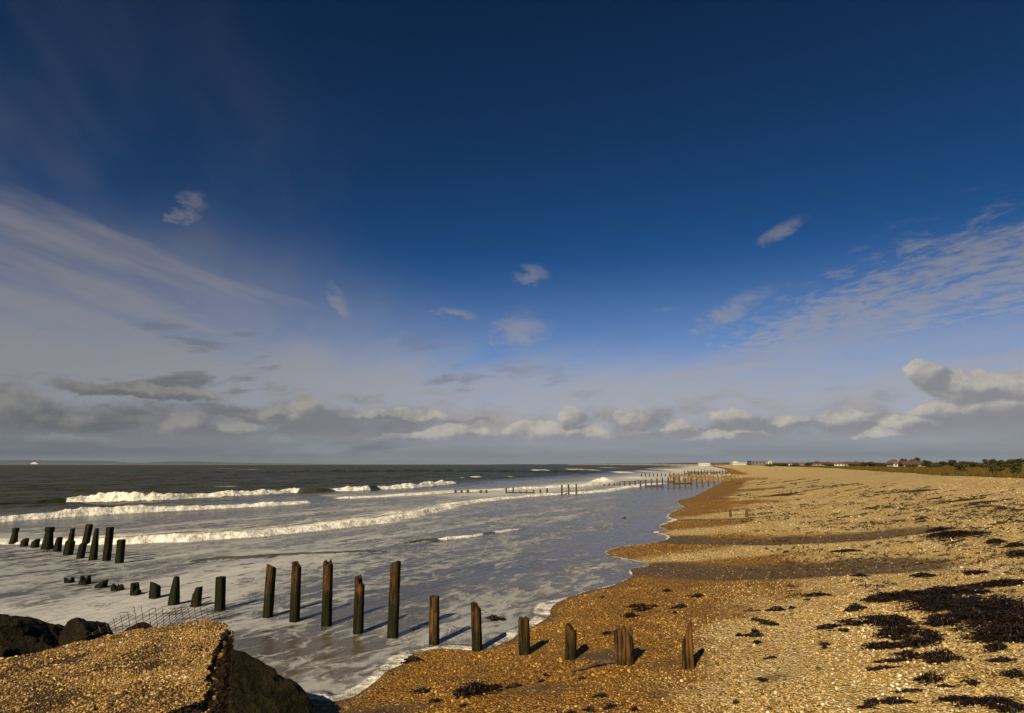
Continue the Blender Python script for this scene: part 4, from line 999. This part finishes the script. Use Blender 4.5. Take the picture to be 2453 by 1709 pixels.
DAMPW = [(1823, 1628, 28, 12), (1811, 1484, 26, 14), (1837, 1492, 36, 12), (1808, 1518, 34, 22), (1812, 1539, 24, 9), (1859, 1459, 34, 14), (1897, 1456, 16, 10), (1956, 1425, 45, 9), (1937, 1437, 16, 5), (1884, 1322, 16, 5), (2025, 1319, 50, 5), (1847, 1576, 24, 7), (1769, 1521, 26, 6), (1762, 1681, 18, 9),
         (1537, 1459, 40, 12), (1509, 1473, 36, 12), (1528, 1450, 46, 8), (1566, 1451, 18, 7), (1628, 1451, 30, 13), (1616, 1467, 14, 6), (1597, 1414, 24, 8), (1669, 1426, 34, 7), (1453, 1517, 28, 8), (1234, 1643, 32, 14), (1303, 1617, 20, 8), (1300, 1632, 18, 7), (1394, 1625, 18, 6),
         (1442, 1665, 30, 12), (1462, 1690, 36, 14), (1416, 1698, 30, 12), (1366, 1706, 40, 10), (1525, 1698, 18, 10), (1109, 1690, 20, 10), (1444, 1429, 14, 7), (1009, 1656, 46, 16), (1037, 1679, 40, 10)]
UPPER = [(2127, 1215, 26, 10), (2090, 1218, 24, 6), (2162, 1219, 20, 12), (2206, 1242, 28, 14), (2304, 1198, 60, 8), (2353, 1204, 50, 5), (2353, 1213, 30, 7), (2399, 1216, 32, 9), (2433, 1222, 30, 10), (2200, 1175, 60, 6), (2240, 1195, 34, 5), (1863, 1169, 26, 4)]
k = 0
for p in MAT_: k += 1; weed_clump(p[0], p[1], p[2] * 1.25, p[3] * 1.15, "black tangled seaweed heap in the thick wrack mat on shingle", "heaps of the wrack mat", 400 + k, dens=.60, core=.15)
def stray_label(x, y):
    if y > 1630: return "black seaweed tuft on coarse shingle landward of the wrack mat"
    if y < 1300: return "dark seaweed tangle on bare shingle well beyond the wrack mat"
    if y < 1400: return "black seaweed tuft on shingle just beyond the wrack mat"
    if x < 2060: return "black seaweed tuft on shingle between wrack mat and golden sand"
    return "black seaweed streak trailing from the edge of the wrack mat"
for p in STRAY: k += 1; lb = stray_label(p[0], p[1]); weed_clump(*p, lb, lb.replace("tuft", "tufts").replace("tangle", "tangles").replace("streak", "streaks"), 400 + k)
def damp_label(x, y):
    if y > 1655: return "dark seaweed tuft on speckled damp sand well landward of the posts"
    if y > 1560: return "small dark seaweed tuft on damp sand close to the stumps"
    if x > 1740 and y > 1445: return "black seaweed knot where golden sand meets pale shingle"
    if x > 1850: return "thin dark weed scrap beside the wet sand hollow"
    if y > 1440: return "flat dark weed tuft on golden sand seaward of the split post"
    return "tiny weed scrap at the edge of the wet sand hollow"
for p in DAMPW: k += 1; lb = damp_label(p[0], p[1]); weed_clump(*p, lb, lb.replace("tuft", "tufts").replace("knot", "knots").replace("scrap", "scraps"), 400 + k)
for p in UPPER: k += 1; weed_clump(p[0], p[1], p[2] * .8, p[3] * .6, "dry brown seaweed tangle high on the sunlit shingle", "tangles on the upper shingle", 400 + k, M['weed_far'], dens=.6, core=.4)
weed_clump(1141, 1648, 90, 34, "long low mound of black kelp on sand below the posts", None, 601, dens=1.4)
weed_clump(987, 1579, 42, 14, "dark kelp clump lying across the foamy water edge", None, 602)
weed_clump(1184, 1482, 36, 13, "dark weed clump floating in shallow foam by the posts", None, 603, zoff=.02)
weed_clump(1873, 1184, 54, 9, "large dark weed heap alone on the bare middle beach", None, 604, M['weed_far'], dens=1.6)
weed_clump(1496, 1241, 9, 4, "tiny dark float bobbing in the calm water", None, 605, zoff=.03)
def branch():
    P = [cast(*p) for p in [(1368, 1611), (1400, 1607), (1432, 1598), (1455, 1594), (1478, 1590)]]; P = smooth_poly(P, 2); bm = bmesh.new(); prev = None
    for i, p in enumerate(P):
        f = i / (len(P) - 1); r = .018 + .022 * f + .012 * math.sin(i * 2.3); zc = gz(*p) + r * .7 + .03 * math.sin(f * 3.1); d = P[min(i + 1, len(P) - 1)] - P[max(i - 1, 0)]; d = Vector((d[0], d[1], 0)).normalized(); sx = Vector((-d.y, d.x, 0))
        ring = [bm.verts.new(Vector((p[0], p[1], zc)) + (sx * math.cos(t * .785) + Vector((0, 0, 1)) * math.sin(t * .785)) * r * (1 + .15 * math.sin(t * 3 + i))) for t in range(8)]
        if prev: [bm.faces.new((prev[t], prev[(t + 1) % 8], ring[(t + 1) % 8], ring[t])) for t in range(8)]
        else: bm.faces.new(ring)
        prev = ring
    bm.faces.new(prev[::-1]); me = bm_mesh("driftwood_branch", bm, True)
    setp(link("driftwood_branch", me, M['trunk']), "dark bent driftwood branch on sand at foot of the thick stump", "branch")
branch()
def litter():
    rs = np.random.RandomState(77); V = []; Q = []; cx = []
    for _ in range(480):
        px = rs.uniform(1780, 2560); py = 1150 + 330 * rs.beta(1.1, 2.2); cx.append((px, py))
    for (px, py) in cx:
        v = px_ray(px, py); t = 0
        z = 1.6
        for _ in range(4): t = (z - CAM_H) / v.z; z = gz(v.x * t, v.y * t)
        X, Y = v.x * t, v.y * t; d = math.hypot(X, Y)
        if d > 150: continue
        n = rs.randint(2, 9); sp = rs.uniform(.1, .6) * max(1, d / 18)
        for _ in range(n):
            x = X + rs.normal(0, sp); y = Y + rs.normal(0, sp * .35); a = rs.normal(-.3, .6); ln = rs.uniform(.1, .4) * max(1, d / 22); P = []
            for t2 in range(5): P.append((x, y)); a += rs.normal(0, .5); x += math.cos(a) * ln / 5; y += math.sin(a) * ln / 5
            P = np.array(P); zz = ground_fast(P[:, 0], P[:, 1]); h = rs.uniform(.01, .06)
            ribbon(V, Q, np.column_stack([P, zz + .012 + h * np.sin(np.arange(5) * .8)]), rs.uniform(.008, .03) * max(1, d / 22), rs.uniform(-.9, .9))
    me = bpy.data.meshes.new("seaweed_litter"); me.from_pydata([tuple(v) for v in V], [], Q); me.update()
    setp(link("seaweed_litter", me, M['weed_far']), "fine seaweed scraps scattered over the upper shingle", None, None, 'stuff')
litter()

# ------------------------------------------------------------------ grass tufts on the field edge
def tufts():
    rs = np.random.RandomState(31); V = []; Q = []; n = 5200
    r = 34 * (220 / 34) ** rs.uniform(0, 1, n); a = np.radians(rs.uniform(14, 52, n)); x = r * np.sin(a); y = r * np.cos(a); s = shore_s(x, y)
    lim = 22.6 + 1.6 * fbm(x * .12, y * .12, 3); k = (s > lim) & (s < 120); x, y, s, r = x[k], y[k], s[k], r[k]; z = ground_z(x, y, s) + .05
    for X, Y, Z, d in zip(x, y, z, r):
        for _ in range(7):
            h = rs.uniform(.12, .34) * (1 + d / 260); w = .016 * (1 + d / 40); a = rs.uniform(0, 6.28); b = len(V); ox, oy = rs.normal(0, .14 + d / 700, 2); lx, ly = rs.normal(.08, .09, 2)
            dx, dy = math.cos(a) * w, math.sin(a) * w
            V += [(X + ox - dx, Y + oy - dy, Z - .08), (X + ox + dx, Y + oy + dy, Z - .08), (X + ox + lx + dx * .3, Y + oy + ly + dy * .3, Z + h), (X + ox + lx - dx * .3, Y + oy + ly - dy * .3, Z + h)]; Q.append((b, b + 1, b + 2, b + 3))
    me = bpy.data.meshes.new("grass_tufts"); me.from_pydata(V, [], Q); me.update(); setp(link("grass_tufts", me, M['grass']), "rough olive grass growing behind the shingle crest", None, None, 'stuff')
tufts()

# ------------------------------------------------------------------ trees and bushes
def tree(px, top, wpx, dist, label, kind=0, seed=0, name="tree", cat="tree", base_z=2.25, group="trees behind the grassland"):
    rs = np.random.RandomState(seed); X = (px - PW / 2) / F_PX * dist / math.cos(0); Y = dist; X = px_ray(px, 1110).x / px_ray(px, 1110).y * Y
    base = max(gz(X, Y), .5); H = max(far_top(px, top, Y) - base, 1.2); Wd = wpx / F_PX * dist / 2
    root = empty(name, (X, Y, base)); setp(root, label, cat, group)
    bm = bmesh.new(); nseg = 5; prev = None; tr = max(.09, Wd * .07)
    for k in range(nseg):
        f = k / (nseg - 1); c = Vector((rs.normal(0, .05) * H * f, rs.normal(0, .05) * H * f, -.3 + (H * .62 + .3) * f)); ring = [bm.verts.new(c + Vector((math.cos(t * 1.047), math.sin(t * 1.047), 0)) * tr * (1.2 - .8 * f)) for t in range(6)]
        if prev: [bm.faces.new((prev[t], prev[(t + 1) % 6], ring[(t + 1) % 6], ring[t])) for t in range(6)]
        prev = ring
    for q in range(4):
        a = rs.uniform(0, 6.28); p0 = Vector((0, 0, H * rs.uniform(.25, .45))); p1 = p0 + Vector((math.cos(a) * Wd * .5, math.sin(a) * Wd * .5, H * .28)); r0 = [bm.verts.new(p0 + Vector((math.cos(t * 2.1), math.sin(t * 2.1), 0)) * tr * .5) for t in range(3)]; r1 = [bm.verts.new(p1 + Vector((math.cos(t * 2.1), math.sin(t * 2.1), 0)) * tr * .2) for t in range(3)]
        [bm.faces.new((r0[t], r0[(t + 1) % 3], r1[(t + 1) % 3], r1[t])) for t in range(3)]
    link("trunk", bm_mesh("trunk", bm, True), M['trunk'], root)
    nl = 9; C = []
    for q in range(nl):
        a = rs.uniform(0, 6.28); rr = math.sqrt(rs.uniform(0, 1)) * .62; zz = rs.uniform(.22, .78); C.append((math.cos(a) * rr * Wd, math.sin(a) * rr * Wd, H * zz, (.30 + .16 * rs.uniform()) * Wd, (.17 + .08 * rs.uniform()) * H))
    n = 1900; L = rs.randint(0, nl, n); C = np.array(C); v = rs.normal(size=(n, 3)); v /= np.linalg.norm(v, axis=1)[:, None]; v *= rs.uniform(.55, 1.05, n)[:, None] ** .6
    P = C[L, :3] + v * np.stack([C[L, 3], C[L, 3], C[L, 4]], 1); P[:, 2] = np.clip(P[:, 2], .1, H)
    sz = max(.10, dist / 1500 * 1.0) * rs.uniform(.6, 1.3, n) * 1.2; u = rs.normal(size=(n, 3)); u /= np.linalg.norm(u, axis=1)[:, None]; w = np.cross(u, rs.normal(size=(n, 3))); w /= np.linalg.norm(w, axis=1)[:, None]
    VV = np.concatenate([P - u * sz[:, None], P + w * sz[:, None] * .7, P + u * sz[:, None], P - w * sz[:, None] * .7]); i = np.arange(n); Q = np.stack([i, i + n, i + 2 * n, i + 3 * n], 1)
    link("crown", np_mesh("crown", VV, Q, smooth=False), M['leaf' if kind == 0 else 'leaf2'], root)
TL = [(2139, 1101, 24, 300, "round dark tree above the white gabled cottage", 0), (2166, 1098, 19, 305, "narrow domed tree above the brown roof", 0), (2194, 1096, 30, 298, "tallest domed dark tree beside the brown roof", 0)]
HL = [(2220, 1102, 32), (2250, 1104, 36), (2283, 1101.5, 40), (2314, 1105, 36), (2341, 1106, 34), (2368, 1099, 34), (2391, 1102, 28), (2411, 1104, 30), (2436, 1098, 38), (2466, 1098, 40), (2500, 1100, 40)]
for q, (px, top, w, d, lb, kd) in enumerate(TL): tree(px, top, w, d, lb, kd, 900 + q)
for q, (px, top, w) in enumerate(HL): tree(px, top, w, 270 - q * 6, "dark rounded tree in the long belt behind the grass", q % 2, 920 + q)
for q, (px, top, w, d) in enumerate([(2094, 1106, 30, 330), (2070, 1108, 26, 335), (1955, 1105, 14, 430), (1934, 1108, 18, 420), (1868, 1110, 36, 300), (1845, 1112, 26, 300), (1905, 1112, 24, 330), (1985, 1111, 26, 345), (2045, 1111, 28, 330), (2110, 1110, 28, 300), (2240, 1112, 40, 200), (2300, 1111, 44, 190), (2360, 1111, 44, 180), (2420, 1111, 48, 170), (2180, 1114, 40, 220), (2470, 1112, 44, 165)]):
    tree(px, top, w, d, "low dark scrub bush along the far side of the grass", 1, 950 + q, "bush", "bush", group="scrub along the grassland")
for q, (px, top, w, d) in enumerate([(2385, 1132, 30, 62), (2430, 1137, 26, 56), (2300, 1128, 20, 80)]): tree(px, top, w, d, "small olive bush in the yellow grass near the crest", 1, 980 + q, "bush", "bush", group="bushes in the grass")

# ------------------------------------------------------------------ houses, hotel blocks, ship
def house(px, dist, wpx, hpx, base_py, wall, roof, label, gable_front=False, roof_f=.45, windows=3, depth=8.0, name="house", flat=False):
    v = px_ray(px, 1110); Y = dist; X = v.x / v.y * Y; Wm = wpx / F_PX * dist; Hm = max(hpx * .85 / F_PX * dist, 2.2); base = gz(X, Y) - .2 if base_py is None else far_top(px, base_py, Y)
    g0 = gz(X, Y); base = min(base, max(g0, 0.2)) if base_py is None else base
    top = base + Hm; base = min(base, g0 - .1)
    Hm = top - base
    root = empty(name, (X, Y, base)); setp(root, label, "house" if name == "house" else "building", "buildings along the coast"); root.rotation_euler = (0, 0, -v.x * .35)
    wh = Hm * (1 - (0 if flat else roof_f))
    link("wall", box_mesh("wall", Wm, depth, wh), M[wall], root)
    bm = bmesh.new(); o = .3
    if flat:
        r = bmesh.ops.create_cube(bm, size=1.0)
        for q in bm.verts: q.co = Vector((q.co.x * (Wm + .5), q.co.y * (depth + .5), wh + .02 + (q.co.z + .5) * .4))
    else:
        rh = Hm * roof_f; hx, hy = Wm / 2 + o, depth / 2 + o
        if gable_front: P = [(-hx, -hy, wh), (hx, -hy, wh), (hx, hy, wh), (-hx, hy, wh), (0, -hy, wh + rh), (0, hy, wh + rh)]; Fc = [(0, 1, 4), (2, 3, 5), (1, 2, 5, 4), (3, 0, 4, 5), (3, 2, 1, 0)]
        else: P = [(-hx, -hy, wh), (hx, -hy, wh), (hx, hy, wh), (-hx, hy, wh), (-hx * .92, 0, wh + rh), (hx * .92, 0, wh + rh)]; Fc = [(0, 1, 5, 4), (2, 3, 4, 5), (1, 2, 5), (3, 0, 4), (3, 2, 1, 0)]
        vs = [bm.verts.new((a, b, c + .02)) for a, b, c in P]
        for f in Fc: bm.faces.new([vs[i] for i in f])
        bmesh.ops.recalc_face_normals(bm, faces=bm.faces[:])
    rf = link("roof", bm_mesh("roof", bm), M[roof], root)
    if not flat: link("chimney", box_mesh("chimney", .7, .7, 1.3, wh + Hm * roof_f * .55), M['brownroof'], rf, (Wm * .28, 0.6, 0))
    for q in range(windows):
        x = -Wm / 2 + Wm * (q + .5) / windows
        link("window", box_mesh("window", Wm / windows * .45, .12, min(1.2, wh * .35), wh * .45), M['glass'], root, (x, -depth / 2 - .03, 0))
    return root
house(2137, 290, 10, 11, 1116, 'white', 'brownroof', "white gabled cottage among dark trees", True, .45, 1)
house(2181, 294, 46, 9, 1116, 'cream', 'tile', "long low house with red-brown roof under domed trees", False, .6, 4)
house(1955, 420, 24, 7, 1115, 'cream', 'tile', "cream house with red roof beside a small tree")
house(1978, 440, 20, 7, 1115, 'cream', 'tile', "cream house, red roof, next along toward the white one")
house(2005, 400, 22, 7, 1116, 'white', 'brownroof', "wide white house in the village row")
house(2026, 430, 16, 8, 1115, 'cream', 'tile', "pinkish tall house behind the wide white one")
house(2046, 430, 18, 7, 1115, 'cream', 'tile', "cream house in the middle of the village row")
house(2064, 440, 16, 7, 1115, 'cream', 'tile', "cream house at the inland end of the village row")
house(1890, 520, 8, 5, 1115, 'white', 'brownroof', "small white house by a dark scrub bush", True, .4, 1)
house(1918, 560, 14, 5, 1115, 'cream', 'brownroof', "small brown-roofed house between scrub bushes")
house(1820, 620, 48, 10, 1114, 'greyw', 'greyw', "large dark grey flat-roofed block by the beach", flat=True, windows=6, depth=18, name="beach_building")
house(1842, 600, 9, 8, 1113, 'white', 'white', "pale stair tower against the dark grey block", flat=True, windows=1, name="beach_building")
house(1768, 700, 32, 6, 1115, 'white', 'white', "long white seafront building above the beach", flat=True, windows=6, depth=14, name="beach_building")
house(1759, 702, 11, 10, 1115, 'white', 'white', "white tower block end of the seafront building", flat=True, windows=2, depth=12, name="beach_building")
house(1686, 1100, 26, 4.5, 1114, 'white', 'white', "distant white seafront terrace along the bay", flat=True, windows=6, depth=14, name="beach_building")
house(1720, 900, 22, 4, 1114.5, 'cream', 'brownroof', "distant brown-roofed seafront building", flat=False, windows=4, depth=14, name="beach_building")
rs_ = random.Random(12)
for q in range(7):
    px = [1171, 1284, 1292, 1299, 1306, 1450, 1590][q]
    house(px, 3380, rs_.uniform(3, 6), rs_.uniform(2.0, 3.6), 1113, 'cream', 'cream', "tiny pale building on the far shore of the bay", flat=True, windows=2, depth=16, name="beach_building")
def ship():
    v = px_ray(83, 1108); Y = 7000; X = v.x / v.y * Y; root = empty("ship", (X, Y, 0)); setp(root, "white ship far out beneath the blue hills", "ship"); u = Y / F_PX
    bm = bmesh.new(); L, B, D = 17 * u, 3 * u, 2.2 * u
    P = [(-L / 2, -B / 2), (L * .32, -B / 2), (L / 2, 0), (L * .32, B / 2), (-L / 2, B / 2)]; lo = [bm.verts.new((x * .94, y * .8, -2)) for x, y in P]; hi = [bm.verts.new((x, y, D)) for x, y in P]
    bm.faces.new(hi); bm.faces.new(lo[::-1]); [bm.faces.new((lo[i], lo[(i + 1) % 5], hi[(i + 1) % 5], hi[i])) for i in range(5)]
    link("hull", bm_mesh("hull", bm), M['white'], root); link("superstructure", box_mesh("superstructure", L * .62, B * .8, 2.0 * u, D + .05), M['white'], root, (-L * .06, 0, 0)); link("bridge", box_mesh("bridge", L * .16, B * .7, 1.4 * u, D + 2.0 * u + .1), M['white'], root, (L * .14, 0, 0)); link("funnel", box_mesh("funnel", L * .08, B * .4, 1.6 * u, D + 2.0 * u + .1), M['greyw'], root, (-L * .2, 0, 0))
ship()

# ------------------------------------------------------------------ air
def haze():
    me = box_mesh("haze", 1, 1, 1); bm = bmesh.new(); bmesh.ops.create_cube(bm, size=1.0)
    for v in bm.verts: v.co = Vector((v.co.x * 31500, v.co.y * 31500, -4 if v.co.z < 0 else 135))
    bpy.data.meshes.remove(me); me = bm_mesh("haze", bm); m = bpy.data.materials.new("haze"); m.use_nodes = True; nt = m.node_tree; nt.nodes.clear()
    o = nt.nodes.new('ShaderNodeOutputMaterial'); v = nt.nodes.new('ShaderNodeVolumePrincipled'); v.inputs['Density'].default_value = HAZE; v.inputs['Color'].default_value = (.58, .72, .95, 1); v.inputs['Anisotropy'].default_value = .0
    nt.links.new(v.outputs[0], o.inputs['Volume']); setp(link("haze", me, m), "thin sea haze over the whole bay", None, None, 'stuff')
HAZE = 0.00002
haze()
